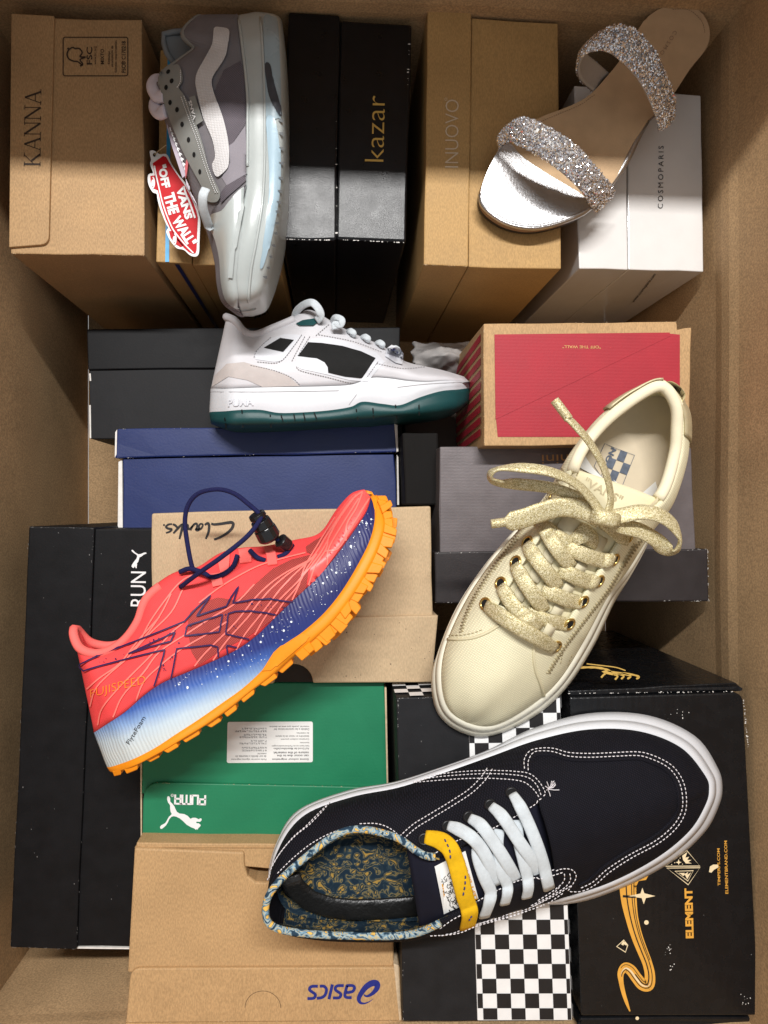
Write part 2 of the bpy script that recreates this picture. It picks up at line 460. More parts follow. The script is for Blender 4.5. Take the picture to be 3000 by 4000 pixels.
p0, p1 = A((216, 893), (221, 478)); serif_word(P, 'KANNA', p0, p1, 62, mp); P.make('lettering', M['ink_brown'], r)
mp = plane(z); P = Print()
a0, a1 = A((341, 201), (690, 409)); 
P.line(rounded([a0, (a1[0], a0[1]), a1, (a0[0], a1[1])], (0, 1, 2, 3), 9), 3.6, mp, closed=True)
P.line(A((432, 357), (447, 345), (432, 322), (462, 308), (432, 306), (444, 284), (428, 262), (406, 262), (392, 256), (372, 268), (362, 292), (372, 318), (398, 330), (420, 333), (446, 354)), 5.5, mp, n=4)
q = A((498, 348), (498, 254), (523, 348), (523, 250), (562, 346), (562, 264), (597, 346), (597, 276), (614, 360), (614, 246), (634, 392), (634, 218), (679, 392), (679, 222), (368, 262))
P.text('FSC', q[0], q[1], 22, mp, .012); P.text('www.fsc.org', q[2], q[3], 12, mp); P.text('MIXTO', q[4], q[5], 14, mp, .01)
P.text('Embalaje', q[6], q[7], 11, mp, .01); P.text('procedente de', q[8], q[9], 11, mp, .01); P.text('fuentes responsables', q[10], q[11], 11, mp, .01)
P.text('FSC® C170218', q[12], q[13], 17, mp, .015); P.disc(q[14], 4, mp, 8)
P.make('certification_mark', M['ink_brown'], r)
# --- box with the blue tape, under the grey shoe
z = .292; pts = A((1040, 262), (1530, 255), (1512, 1441), (1040, 1432))
r = box('shoe_box', 'upright kraft shoe box with a blue stripe beneath the grey skate shoe', pts, z)
prism('body', pts, z, FL, M['kraft2'], r)
prism('lid', A((865, 268), (1046, 262), (1036, 1424), (842, 1415)), z + .002, FL, M['kraft2'], r)
P = Print(); P.poly(A((905, 300), (925, 300), (913, 1414), (892, 1414)), plane(z + .002)); P.make('stripe', M['ink_cyan'], r)
v0, v1 = [U(*p, z + .002) for p in A((942, 1422), (966, 1422))]
yy = v0.y - .0008
mk('front_stripe', [(v0.x, yy, z), (v1.x, yy, z), (v1.x, yy, .01), (v0.x, yy, .01)], [(0, 3, 2, 1)], M['ink_navytape'], r)
# printed letters on the front face: upside-down tail of a word
vv = U(*A((1440, 1436))[0], z); 
def front(y, s=-1, e=.0006):
    """map pixels onto the vertical face standing at world y"""
    def f(px, py):
        d = ray(px, py); t = (y - e) / d.y if d.y else 0
        return CPOS + d * t
    return f
P = Print(); q = A((1452, 1655), (1360, 1690)); P.text('ASICS', q[0], q[1], 26, front(vv.y), .03); P.make('lettering', M['ink_black'], r)
# --- black laminate box
z = .320; pts = B((520, 122), (962, 150), (926, 1490), (497, 1473))
r = box('shoe_box', 'upright glossy black shoe box lettered kazar in gold', pts, z)
prism('body', pts, z, FL, M['black_gloss'], r, .0022)
prism('lid', B((200, 72), (518, 92), (496, 1478), (155, 1474)), z + .003, FL, M['black_gloss'], r, .0022)
P = Print(); q = B((787, 998), (797, 592)); P.text('kazar', q[0], q[1], 73, plane(z), -.012); P.make('lettering', M['ink_gold'], r)
P = Print(); mp = plane(z + .0031); rw = random.Random(3)
for (x0, y0), (x1, y1), n, zz in (((160, 1476), (490, 1482), 26, .0031), ((505, 1478), (925, 1498), 26, .0001), ((950, 165), (935, 560), 12, .0001), ((498, 1490), (494, 600), 10, .0031)):
    for k in range(n):
        t = rw.random(); c = B((x0 + (x1 - x0) * t, y0 + (y1 - y0) * t))[0]; s = rw.uniform(1, 4.5) * (1.6 if t < .08 or t > .92 else 1)
        P.poly([(c[0] + s * rw.uniform(.5, 1.6) * math.cos(a), c[1] + s * rw.uniform(.3, .7) * math.sin(a)) for a in [i * 1.05 for i in range(6)]], plane(z + zz, -.0003 if rw.random() < .3 else .0004))
P.make('scuffs', M['white_edge'], r, kind='stuff')
# --- tall ochre box
z = .325; pts = [B((1330, 110))[0]] + Cc((525, 125), (542, 1452)) + [B((1312, 1648))[0]]
r = box('shoe_box', 'upright golden kraft shoe box lettered INUOVO beside the black box', pts, z)
prism('body', pts, z, FL, M['kraft2'], r)
prism('lid', B((1060, 34), (1330, 57), (1310, 1645), (1035, 1633)), z + .003, FL, M['kraft2'], r)
P = Print(); q = B((1248, 1034), (1252, 615)); P.text('INUOVO', q[0], q[1], 52, plane(z + .003), -.012)
q = B((1172, 612), (1172, 595)); P.line([(q[0][0] + 5 * math.cos(a), q[0][1] + 5 * math.sin(a)) for a in [i * .785 for i in range(8)]], 1.6, plane(z + .003), closed=True)
P.make('lettering', M['ink_pale'], r)
# --- white glossy box
z = .302; pts = Cc((895, 488), (1297, 515), (1311, 1468), (905, 1456))
r = box('shoe_box', 'upright glossy white shoe box lettered COSMOPARIS under the sandal', pts, z)
prism('body', pts, z, FL, M['white_gloss'], r)
prism('lid', Cc((612, 462), (893, 487), (903, 1457), (640, 1451)), z + .0012, FL, M['white_gloss'], r)
P = Print(); q = Cc((1092, 1126), (1096, 788)); P.text('COSMOPARIS', q[0], q[1], 20, plane(z), 0, space=1.45); P.make('lettering', M['ink_black'], r); P = Print()
yb = U(*Cc((1310, 1468))[0], z).y
q = Cc((938, 1640), (1058, 1488)); P.text('www.cosmoparis.com', q[0], q[1], 14, front(yb + .001, e=.0012), .004)
P.make('web_address', M['ink_black'], r)
# --- dim black box under the white sneaker
z = .205; pts = E((50, 357), (1310, 340), (1320, 640), (55, 637))
r = box('shoe_box', 'dim black shoe box lying beneath the white sneaker', pts, z)
prism('body', pts, z, FL, M['black_soft'], r)
prism('lid', E((40, 192), (1310, 185), (1310, 345), (45, 357)), z + .003, FL, M['black_matte'], r)
for ya, yb2 in ((372, 402), (500, 634)):
    prism('board_edge', E((50, ya), (56, ya), (58, yb2), (52, yb2)), z + .0008, z - .02, M['white_edge'], r, 0)
# --- navy blue box
z = .245; pts = E((186, 716), (1284, 700), (1302, 1010), (186, 1020))
r = box('shoe_box', 'navy blue shoe box with plain lid between the two sneakers', pts, z)
prism('body', pts, z, FL, M['navy_board'], r)
prism('lid', E((163, 596), (1290, 574), (1298, 690), (155, 716)), z + .004, FL, M['navy_board'], r, .0016)
P = Print()
for a in ([(1286, 576), (1299, 580), (1303, 688), (1295, 690)], [(155, 610), (163, 598), (161, 700), (153, 715)]):
    prism('board_edge', E(*a), z + .0045, z - .03, M['white_edge'], r, .0005)
prism('board_edge', E((1296, 700), (1303, 712), (1306, 905), (1298, 905)), z - .002, .02, M['white_edge'], r, .0005)
prism('board_edge', E((168, 730), (184, 722), (186, 1010), (165, 1010)), z - .002, .02, M['white_edge'], r, .0005)
# --- pale kraft box with script lettering
z = .330; pts = Fz((433, 172), (1640, 140), (1650, 625), (433, 645))
r = box('shoe_box', 'pale kraft shoe box with black script name under the orange runner', pts, z)
prism('body', pts, z, FL, M['kraft_pale'], r, .002)
notch = [(965 + 83 * (1 - math.cos(a)), 905 - 82 * math.sin(a)) for a in [math.pi * k / 12 for k in range(13)]]
prism('lid', Fz((438, 640), (1672, 612), (1645, 902), (1131, 905)) + Fz(*notch[::-1][1:-1]) + Fz((962, 908), (440, 912)), z + .0035, z - .12, M['kraft_pale'], r, .0015)
prism('lid_lining', Fz((900, 780), (1180, 780), (1180, 900), (900, 900)), z - .004, z - .1, M['void'], r, 0)  # dark block seen through the thumb notch, shade put into its colour
P = Print(); mp = plane(z)
K8 = zm(640, 2000, .217)
for s, wd in (([(905, 495), (1010, 455), (1130, 385), (1220, 300), (1250, 220), (1220, 187), (1150, 192), (1000, 215), (900, 222), (852, 207)], 10),
              ([(755, 482), (800, 370), (815, 270), (805, 212), (780, 203), (735, 232)], 9),
              ([(700, 215), (655, 215), (628, 260), (640, 308), (600, 330), (575, 305), (655, 308), (697, 255), (700, 212)], 7.5),
              ([(580, 320), (598, 250), (590, 212), (560, 212), (520, 250), (480, 330)], 7.5), ([(535, 225), (470, 300), (440, 300), (432, 235), (400, 225)], 7),
              ([(280, 485), (310, 370), (335, 270), (345, 215), (380, 250)], 9), ([(325, 215), (255, 290), (170, 385)], 8), ([(255, 290), (205, 240), (160, 218)], 8),
              ([(150, 216), (80, 225), (38, 268), (80, 298), (140, 308), (110, 350), (38, 376)], 7.5)):
    P.line(K8(*s), wd, mp, n=4, taper=lambda t: .8 + .35 * math.sin(math.pi * t))
P.disc(Fz((487, 222))[0], 4, mp, 8); P.make('lettering', M['ink_black'], r)
rw = random.Random(5); P = Print()
for k in range(26):
    c = Fz((rw.uniform(1180, 1640), rw.uniform(630, 890)))[0]; s = rw.uniform(1, 2.6)
    P.disc(c, s, plane(z + .0035), 6, s * rw.uniform(.5, 1.2))
P.make('specks', M['ink_brown'], r, kind='stuff')
# --- green box
z = .322; pts = G((322, 80), (1532, 85), (1556, 640), (322, 640))
r = box('shoe_box', 'green shoe box with leaping cat mark and white sticker', pts, z)
prism('body', pts, z, FL, M['green_board'], r, .0015)
prism('lid_flap', rounded(G((332, 582), (1552, 608), (1556, 880), (326, 866)), (0,), 70), z + .0035, z - .1, M['green_board'], r, .001)
prism('board_edge', G((1534, 110), (1544, 110), (1553, 600), (1545, 605)), z + .0004, z - .05, M['kraft_edge'], r, .0004)
prism('board_edge', G((316, 470), (324, 470), (324, 860), (318, 850)), z + .0004, z - .05, M['kraft_edge'], r, .0004)
mp = plane(z + .0035); P = Print(); q = G((644, 692), (486, 690))
# square heavy capitals reading upside down
def blockword(P, q0, q1, h, mp, word, sw=.17):
    gl = {'P': [[(0, 0), (0, 1)], [(0, 1), (.75, 1), (.75, .42), (0, .42)]], 'U': [[(0, 1), (0, 0), (.75, 0), (.75, 1)]],
          'M': [[(0, 0), (0, 1), (1.15, 1), (1.15, 0)], [(.575, 1), (.575, 0)]], 'A': [[(0, 0), (0, 1), (.75, 1), (.75, 0)], [(0, .42), (.75, .42)]]}
    wd = {'P': .98, 'U': .98, 'M': 1.38, 'A': .95}; tot = sum(wd[c] for c in word) + .04
    a = Vector(q0); d = Vector(q1) - a; u = d.normalized(); up = Vector((u.y, -u.x)) * h; x = .08
    for c in word:
        for s in gl[c]:
            for s0, s1 in zip(s, s[1:]):
                e = (Vector(s1) - Vector(s0)).normalized() * .10
                P.line([a + d * ((x + s0[0] - e.x) / tot) + up * (.09 + .82 * s0[1] - e.y * .6), a + d * ((x + s1[0] + e.x) / tot) + up * (.09 + .82 * s1[1] + e.y * .6)],
                       sw * h if abs(e.x) > abs(e.y) else sw * 1.55 * d.length / tot, mp)
        x += wd[c]
blockword(P, (804, 3105), (680, 3102), 41, mp, 'PUMA')

L1 = zm(600, 3080, .1386)
CAT = [(180,1085),(210,1040),(320,980),(360,930),(430,800),(500,735),(510,715),(480,660),(465,560),(465,470),(405,390),(380,300),(385,240),(410,215),(445,230),(468,280),(468,370),(530,430),(590,510),(625,600),(660,660),(730,705),(860,720),(960,770),(1040,855),(1100,825),(1180,825),(1280,870),(1310,840),(1350,850),(1355,895),(1310,940),(1215,935),(1200,955),(1215,980),(1270,980),(1330,1030),(1310,1075),(1265,1110),(1235,1165),(1215,1145),(1185,1165),(1155,1130),(1060,1095),(930,1020),(830,920),(740,845),(640,795),(560,780),(500,800),(440,870),(400,960),(350,1040),(290,1095),(230,1140),(190,1130)]
P.poly(L1(*CAT), mp)
c = L1((527, 193))[0]; P.line([(c[0] + 5.4 * math.cos(i * .785), c[1] + 5.4 * math.sin(i * .785)) for i in range(8)], 1.8, mp, closed=True)
P.line([(c[0] + 2.4 * math.cos(i * .785), c[1] + 2.4 * math.sin(i * .785)) for i in range(7)], 1.4, mp)
P.make('lettering', M['ink_white'], r)
L4 = zm(860, 2800, .2351)
prism('sticker', rounded(L4((122, 85), (1540, 80), (1540, 755), (110, 768)), (0, 1, 2, 3), 9), z + .0005, z - .0003, M['sticker'], r, 0)
P = Print(); mp = plane(z + .0005, .0003)
def upside(lines, xr, bold):
    for t, xl, y0, h in lines:
        q = L4((xr, y0), (xl, y0 + 2)); P.text(t, q[0], q[1], h * .2351, mp, bold)
upside([('Some colour migration', 862, 682, 40), ('can occur due to the', 945, 628, 36), ('nature of the material.', 878, 578, 38)], 1472, .022)
upside([('Auf Grund der Materialbeschaffen-', 880, 512, 34), ('heit kann es zu Farbveranderungen', 858, 464, 34), ('kommen.', 1320, 418, 26), ('Certaines couleurs peuvent', 1005, 352, 34),
        ('deteindre en raison de la nature', 920, 308, 30), ('du materiau.', 1265, 258, 28), ('Debido a las caracteristicas del', 895, 190, 34), ('material, puede que este se destine.', 812, 142, 34)], 1478, .008)
upside([('Pode ocorrer alguma migracao', 182, 686, 36), ('de cor devido a natureza do', 252, 640, 34), ('material.', 615, 600, 28)], 768, .008)
rw = random.Random(9)
for y0, xl in ((545, 335), (500, 335), (428, 315), (385, 500), (325, 295), (284, 380), (225, 245), (182, 350)):
    x = 770
    while x > xl + 26:      # rows of square characters, too small to read
        for k in range(3):
            ax, ay, bx, by = rw.choice([(0, .2, 1, .2), (0, .8, 1, .8), (.5, 0, .5, 1), (0, .5, 1, .5), (.15, 0, .15, 1), (.85, 0, .85, 1), (0, 1, 1, 0)])
            P.line(L4((x - 28 * ax, y0 + 30 * ay), (x - 28 * bx, y0 + 30 * by)), 1.2, mp)
        x -= 38
P.make('sticker_text', M['ink_grey'], r)
# --- warm kraft box at the bottom
z = .350; pts = H((512, 402), (1500, 405), (1502, 880), (486, 880))
r = box('shoe_box', 'warm kraft shoe box with blue spiral mark at the bottom', pts, z)
hole = [(1042 - 56 + 56 * math.cos(a) , 425 + 108 * math.sin(a)) for a in [math.pi * k / 10 for k in range(11)]]
prism('body', H((512, 402), (930, 418)) + H((932, 470), (945, 510), (975, 532), (1010, 534), (1040, 530)) + H((1500, 530), (1502, 880), (486, 880)), z, FL, M['kraft_orange'], r, .002)
prism('back_panel', H((520, 382), (1500, 392), (1500, 528), (520, 440)), z - .003, z - .04, M['kraft_orange'], r, .001)
prism('rear_slope', H((545, 372), (1495, 384), (1500, 405), (512, 402)), z - .002, .15, M['kraft_orange'], r, .001, ztl=[z - .012, z - .012, z - .0015, z - .0015])
pl = rounded(H((498, 862), (1525, 858), (1532, 1062), (480, 1070)), (0,), 42)
prism('lid_flap', pl, z + .004, z - .13, M['kraft_orange'], r, .0012)
prism('board_edge', H((1500, 845), (1520, 850), (1531, 1060), (1522, 1062)), z + .0045, z - .06, M['kraft_edge'], r, .0006)
prism('lower_edge', H((476, 1060), (1535, 1055), (1535, 1085), (476, 1090)), z - .004, FL, M['kraft_orange'], r, .002)
mp = plane(z + .004); P = Print(); L2 = zm(1180, 3800, .2049)
for s in ([(300, 258), (200, 258), (150, 285), (150, 335), (240, 400), (252, 440), (215, 486), (102, 492)], [(338, 255), (420, 260), (465, 320), (440, 420), (380, 470), (282, 488)],
          [(578, 222), (512, 505)], [(795, 246), (690, 246), (640, 275), (642, 332), (728, 392), (738, 430), (700, 476), (588, 480)], [(945, 472), (860, 472), (815, 430), (858, 240)],
          [(845, 245), (960, 245), (1000, 285), (970, 350), (900, 372), (835, 375)]):
    P.line(L2(*s), 11.4, mp, n=4)
sp = [(1350, 505), (1270, 557), (1180, 585), (1105, 565), (1082, 490), (1130, 385), (1220, 270), (1320, 205), (1400, 195), (1435, 235), (1415, 315), (1335, 400), (1250, 445), (1195, 435), (1180, 405)]
wl = [6, 18, 32, 55, 78, 92, 108, 120, 120, 112, 92, 66, 44, 30, 8]
def wlist(wl):
    return lambda t: wl[min(len(wl) - 2, int(t * (len(wl) - 1)))] * (1 - (t * (len(wl) - 1)) % 1 if t < 1 else 0) + wl[min(len(wl) - 1, int(t * (len(wl) - 1)) + 1)] * ((t * (len(wl) - 1)) % 1 if t < 1 else 1)
P.line(L2(*sp), .2049, mp, n=5, taper=wlist(wl)); P.make('lettering', M['ink_blue'], r)
P = Print(); c = H((1002, 1012))[0]
P.line([(c[0] + 70 * math.cos(a), c[1] + 66 * math.sin(a)) for a in [math.pi + math.pi * k / 16 for k in range(17)]], 1.6, mp); P.make('thumb_score', M['ink_brown'], r)
# --- long black box at the left
z = .318; pts = D((200, 1143), (335, 1143), (330, 2046), (163, 2044))
r = box('shoe_box', 'long matte black shoe box lettered RUN by the left carton wall', pts, z)
prism('body', pts, z, FL, M['black_matte'], r, .0012)
prism('lid', D((62, 1137), (204, 1139), (165, 2052), (21, 2047)), z + .004, FL, M['black_matte'], r, .0016)
prism('board_edge', D((166, 2046), (332, 2048), (332, 2051), (166, 2049)), z - .0006, z - .03, M['white_edge'], r, 0)
mp = plane(z); P = Print(); P.text('RUN', (569, 2369), (571, 2233), 59, mp, .002)
L3 = zm(480, 2120, .12658)
P.poly(L3((285,215),(320,235),(380,300),(480,360),(560,345),(650,305),(710,300),(735,325),(690,350),(640,370),(580,420),(510,455),(495,520),(470,590),(430,640),(440,680),(425,740),(430,780),(400,790),(370,720),(345,770),(310,780),(265,730),(280,680),(340,590),(420,490),(445,410),(420,370),(340,320),(280,265),(262,240)), mp)
P.make('lettering', M['ink_white'], r)
# --- red printed box
z = .345; pts = I((343, 76), (1235, 66), (1240, 104), (1306, 93), (1292, 640), (345, 642))
r = box('shoe_box', 'kraft shoe box with a red printed top behind the cream sneaker', pts, z)
prism('body', pts, z, FL, M['kraft_orange'], r, .0012)
P = Print(); mp = plane(z)
P.poly(I((400, 516), (1203, 122), (1251, 127), (1251, 600), (408, 600)), mp); P.make('red_panel', M['red_print'], r)
prism('folded_flap', I((393, 126), (1204, 117), (1206, 134), (412, 513), (398, 519)), z + .0004, z + .0001, M['red_print'], r, 0)
P = Print(); P.poly(I((393, 126), (1204, 117), (1206, 134), (412, 513), (398, 519)), plane(z + .0004)); P.make('red_panel', M['red_print'], r)
P = Print(); q = I((885, 178), (708, 176)); P.text('"OFF THE WALL"', q[0], q[1], 12, plane(z + .0006, .0008), .01); P.make('lettering', M['ink_gold2'], r)
# red graphics on its left side
xx = U(*I((343, 300))[0], z).x
def sideface(x, e):
    def f(px, py):
        d = ray(px, py); t = (x + e) / d.x
        return CPOS + d * t
    return f
ya, yb_ = U(*I((343, 110))[0], z).y, U(*I((345, 610))[0], z).y
V = []; Fc = []
rw = random.Random(2)
for k in range(9):
    y0 = ya + (yb_ - ya) * k / 9; y1 = ya + (yb_ - ya) * (k + .62) / 9
    b = len(V); h0 = z - .012; V += [(xx - .0008, y0, h0), (xx - .0008, y1, h0), (xx - .0008, y1 - .012, .06), (xx - .0008, y0 - .012, .06)]; Fc.append((b, b + 3, b + 2, b + 1))
mk('side_print', V, Fc, M['red_print'], r)
# --- grey metallic box
z = .312; pts = I((140, 646), (1304, 650), (1326, 1142), (140, 1142))
r = box('shoe_box', 'dark grey metallic shoe box with wide lid under the cream sneaker', pts, z)
prism('body', pts, z, FL, M['grey_foil'], r, .0012)
prism('lid', I((115, 1134), (1380, 1119), (1386, 1362), (118, 1371)), z + .004, FL, M['grey_matte'], r, .0016)
P = Print(); q = I((760, 680), (612, 684)); P.text('mini', q[0], q[1], 34, plane(z), -.004); P.make('lettering', M['ink_gold2'], r)
# --- chequered box
z = .372; K7 = zm(1500, 2600, .4822)
pts = [K7((100, 262))[0], K7((1425, 225))[0], J((1024, 1108))[0], J((476, 1112))[0]]
r = box('shoe_box', 'black and white chequered shoe box beneath the navy sneaker', pts, z)
prism('body', pts, z, FL, M['black_soft'], r, .0012)
o00, o10, o11, o01 = U(1828, 2716, z + .0016), U(2186, 2712, z + .0016), U(*J((1022, 1106))[0], z + .0016), U(*J((720, 1106))[0], z + .0016)
prism('lid', [(1828, 2712), (2187, 2708), J((1024, 1108))[0], J((718, 1109))[0]], z + .0012, FL, M['ink_white'], r, .0006)
P = Print(); n0 = 20 / 54.
f00 = o00.lerp(o10, -34 / 358.)
NU = 392 / 54.; NV = 23.6
import itertools
def cell(u0, u1, v0, v1):
    f = lambda u, v: o00.lerp(o10, u).lerp(o01.lerp(o11, u), v)
    b = len(P.V); P.V += [f(u0, v0), f(u0, v1), f(u1, v1), f(u1, v0)]; P.F.append((b, b + 1, b + 2, b + 3))
us = [0] + [(20 + 54 * k) / 358. for k in range(7)] + [1]
vsn = [0] + [(14 + 57.4 * k) / 1264. for k in range(22)] + [1]
for i in range(len(us) - 1):
    for j in range(len(vsn) - 1):
        if (i + j) % 2 == 1 and us[i] < .999: cell(us[i], min(1, us[i + 1]), vsn[j], min(1, vsn[j + 1]))
P.make('chequer_print', M['ink_black'], r)
# chequers wrap over the far end and the right side
P = Print(); e0, e1 = U(1548, 2727, z), U(2186, 2706, z)
def vcells(P, a, b, ztop, depth, n, m, off, par):
    a = Vector(a); b = Vector(b); off = Vector(off)
    for i in range(n):
        for j in range(m):
            if (i + j + par) % 2: continue
            p0 = a.lerp(b, i / n) + off; p1 = a.lerp(b, (i + 1) / n) + off
            h0, h1 = ztop - depth * j / m, ztop - depth * (j + 1) / m
            q = len(P.V); P.V += [(p0.x, p0.y, h0), (p1.x, p1.y, h0), (p1.x, p1.y, h1), (p0.x, p0.y, h1)]; P.F.append((q, q + 3, q + 2, q + 1))
vcells(P, e0, e1, z - .001, .16, 12, 12, (0, .0016, 0), 1)
g0, g1 = U(2187, 2712, z), U(*J((1024, 1106))[0], z)
vcells(P, g0, g1, z - .001, .16, 23, 12, (.0016, 0, 0), 0)
P.make('chequer_print', M['ink_white'], r)
# --- black box with gold drawing
z = .378; pts = J((1018, 46), (1548, 42), (1628, 1092), (1055, 1094))
r = box('shoe_box', 'black corrugated shoe box with gold drawing and ELEMENT lettering', pts, z)
prism('body', rounded(J((1018, 62), (1578, 46), (1632, 1092), (1055, 1094)), (1,), 40), z, FL, M['black_element'], r, .0015)
prism('lid_edge', J((1012, 40), (1555, 14), (1580, 34), (1570, 42), (1540, 40), (1014, 58)), z - .006, .06, M['black_element'], r, .0015)
prism('front_lip', J((1052, 1100), (1620, 1098), (1640, 1112), (1640, 1128), (1040, 1128)), z - .008, .06, M['black_element'], r, .002)
mp = plane(z); K5 = zm(2350, 3200, .3617); P = Print()
path = [(285, 600), (285, 750), (298, 900), (330, 1080), (380, 1260), (440, 1420), (495, 1560), (522, 1690), (505, 1790), (440, 1785), (375, 1710), (315, 1630), (255, 1603), (208, 1660), (210, 1750), (235, 1870), (270, 1980), (306, 2075)]
wl = [190, 180, 165, 135, 122, 112, 105, 112, 130, 125, 118, 118, 110, 72, 52, 44, 36, 14]
P.line(K5(*path), .3617, mp, n=6, taper=wlist(wl)); P.poly(K5((330, 700), (345, 670), (440, 640), (510, 600), (480, 655), (400, 668), (375, 720), (372, 790)), mp)
def outl(w, ink): pass
P.text('ELEMENT', *K5((995, 1285), (980, 745)), 31, mp, .045)
P.text('TIMPERPS.COM', *K5((1284, 718), (1276, 315)), 10.5, mp, .012); P.text('ELEMENTBRAND.COM', *K5((1368, 805), (1355, 232)), 11.5, mp, .012)
P.make('gold_drawing', M['ink_orange'], r)
P = Print(); mp = plane(z, .0009)
def offp(path, ds):
    Q = smoothline(path, 6); out = []; m = len(Q)
    for i, p in enumerate(Q):
        d = (Q[min(m - 1, i + 1)] - Q[max(0, i - 1)]).normalized(); t = i / (m - 1); k = wlist(wl)(t) * ds
        out.append((p.x + d.y * k, p.y - d.x * k))
    return out
for ds, a0, a1, wd in ((.22, 0, .80, 8), (-.1, 0, .62, 12), (.36, 0, .35, 7), (-.28, .46, .74, 6)):
    q = offp(path, ds); n = len(q); P.line(K5(*q[int(a0 * n):int(a1 * n)]), wd * .3617, mp)
P.line(K5((230, 832), (372, 840)), 9, mp); P.make('dark_lines', M['ink_black'], r)
P = Print()
q = offp(path, .06); n = len(q); P.line(K5(*q[int(.42 * n):int(.80 * n)]), 7, mp, taper=lambda t: math.sin(math.pi * t))
P.make('highlight_stroke', M['ink_cream'], r); P = Print()
P.poly(K5((440, 740), (462, 800), (580, 830), (478, 852), (455, 918), (433, 852), (285, 830), (420, 803)), mp)
P.make('star', M['ink_cream'], r); P = Print(); P.disc(K5((484, 1115))[0], 9, mp); P.make('dot', M['ink_cream'], r); P = Print(); P.disc(K5((385, 2150))[0], 7, mp); P.make('dot', M['ink_cream'], r); P = Print()
P.line(K5((240, 1305), (282, 1360), (258, 1436), (163, 1375)), 4.2, mp, closed=True); P.poly(K5((235, 1315), (275, 1350), (270, 1365), (240, 1350), (235, 1365), (210, 1350)), mp); P.make('gem', M['ink_cream'], r); P = Print()
for s in ([(920, 338), (1063, 506), (692, 508)], [(704, 528), (1063, 524), (935, 708)], [(792, 562), (990, 556), (932, 668)]):
    P.line(K5(*s), 4.2, mp, closed=True)
P.poly(K5((870, 395), (925, 355), (905, 415), (945, 405), (925, 440), (970, 440), (935, 462), (975, 478), (910, 478), (880, 440)), mp)
P.poly(K5((832, 430), (840, 458), (865, 465), (840, 474), (832, 495), (824, 474), (800, 465), (824, 458)), mp)
P.poly(K5((830, 580), (900, 580), (890, 595), (935, 570), (925, 600), (965, 575), (925, 650), (900, 600), (880, 615), (860, 595)), mp)
for c in ((757, 490), (848, 420), (873, 485), (790, 470)): P.disc(K5(c)[0], 2, mp, 6)
P.make('pyramid_emblem', M['ink_cream'], r); P = Print()
P.poly(K5((1160, 570), (1170, 510), (1205, 490), (1255, 490), (1262, 520), (1215, 545), (1185, 578)), mp)
P.make('bear_mark', M['ink_cream'], r)
P = Print(); rw = random.Random(4); K6 = zm(2200, 2400, .4822)
for c in ((872, 810), (922, 800), (968, 790), (968, 840), (1018, 795), (965, 815), (925, 770)): P.disc(K6(c)[0], rw.uniform(1, 2), mp, 6, rw.uniform(1, 4))
for c, n, sc in (((730, 1400), 14, 22), ((765, 1600), 8, 22), ((1560, 1950), 10, 24)):
    for k in range(n):
        x, y = c[0] + rw.gauss(0, sc), c[1] + rw.gauss(0, sc); s = rw.uniform(.5, 2.2); q = K5((x, y))[0]
        P.poly([(q[0] + s * rw.uniform(.5, 1.4) * math.cos(a), q[1] + s * rw.uniform(.5, 1.6) * math.sin(a)) for a in [i * 1.25 for i in range(5)]], mp)
for (x0, y0), (x1, y1), n in (((40, 640), (1380, 625), 60), ((1460, 690), (1500, 1100), 30)):
    for k in range(n):
        t = rw.random(); q = K6((x0 + (x1 - x0) * t + rw.gauss(0, 2), y0 + (y1 - y0) * t + rw.gauss(0, 2)))[0]; s = rw.uniform(.8, 2.6)
        P.poly([(q[0] + s * rw.uniform(.5, 2.4) * math.cos(a), q[1] + s * rw.uniform(.4, .9) * math.sin(a)) for a in [i * 1.25 for i in range(5)]], mp)
P.make('scuffs', M['white_edge'], r, kind='stuff')
# skeleton hand drawn on the end that faces the cream shoe
ye = U(*J((1300, 40))[0], z).y + .0008
P = Print(); fm = lambda px, py: (lambda d: CPOS + d * ((ye + .001) / d.y))(ray(px, py))
hm = plane(z - .0055)
P.line(K6((110, 432), (230, 428), (330, 440), (400, 470)), 9, hm, n=4, taper=lambda t: .6 + .5 * abs(math.sin(14 * t)))
P.line(K6((190, 400), (320, 415), (430, 430), (505, 455)), 4, hm, n=4)
P.poly(K6((310, 462), (345, 452), (420, 462), (480, 470), (470, 488), (400, 492), (340, 480)), hm)
for s in ([(345, 475), (322, 495), (308, 512)], [(400, 480), (440, 500), (420, 528)], [(440, 478), (490, 498), (470, 524)], [(470, 476), (545, 500), (520, 522)], [(480, 474), (580, 492), (615, 508), (592, 522)]):
    P.line(K6(*s), 7, hm, n=4, taper=lambda t: .8 + .35 * abs(math.sin(9 * t)))
P.make('skeleton_hand', M['ink_gold'], r, kind='stuff')
# --- crumpled tissue between the boxes
rw = random.Random(11); V = []; Fc = []; n = 14; c = U(*E((1510, 275))[0], .24)
for i in range(n + 1):
    for j in range(n + 1):
        u, v = i / n - .5, j / n - .5
        V.append((c.x + u * .075 + rw.gauss(0, .0016), c.y + v * .042 + rw.gauss(0, .0016), .185 + .035 * math.exp(-9 * (u * u + v * v)) + rw.uniform(-.0045, .0045)))
for i in range(n):
    for j in range(n): Fc.append((i * (n + 1) + j, (i + 1) * (n + 1) + j, (i + 1) * (n + 1) + j + 1, i * (n + 1) + j + 1))
o = mk('tissue_paper', V, Fc, M['tissue']); tag(o, 'crumpled white tissue paper in the dark gap above the red box', 'tissue paper')
m_ = o.modifiers.new('d', 'SUBSURF'); m_.levels = 1; m_.render_levels = 1
m_ = o.modifiers.new('s', 'SOLIDIFY'); m_.thickness = .0004
o.data.polygons.foreach_set('use_smooth', [True] * len(o.data.polygons))
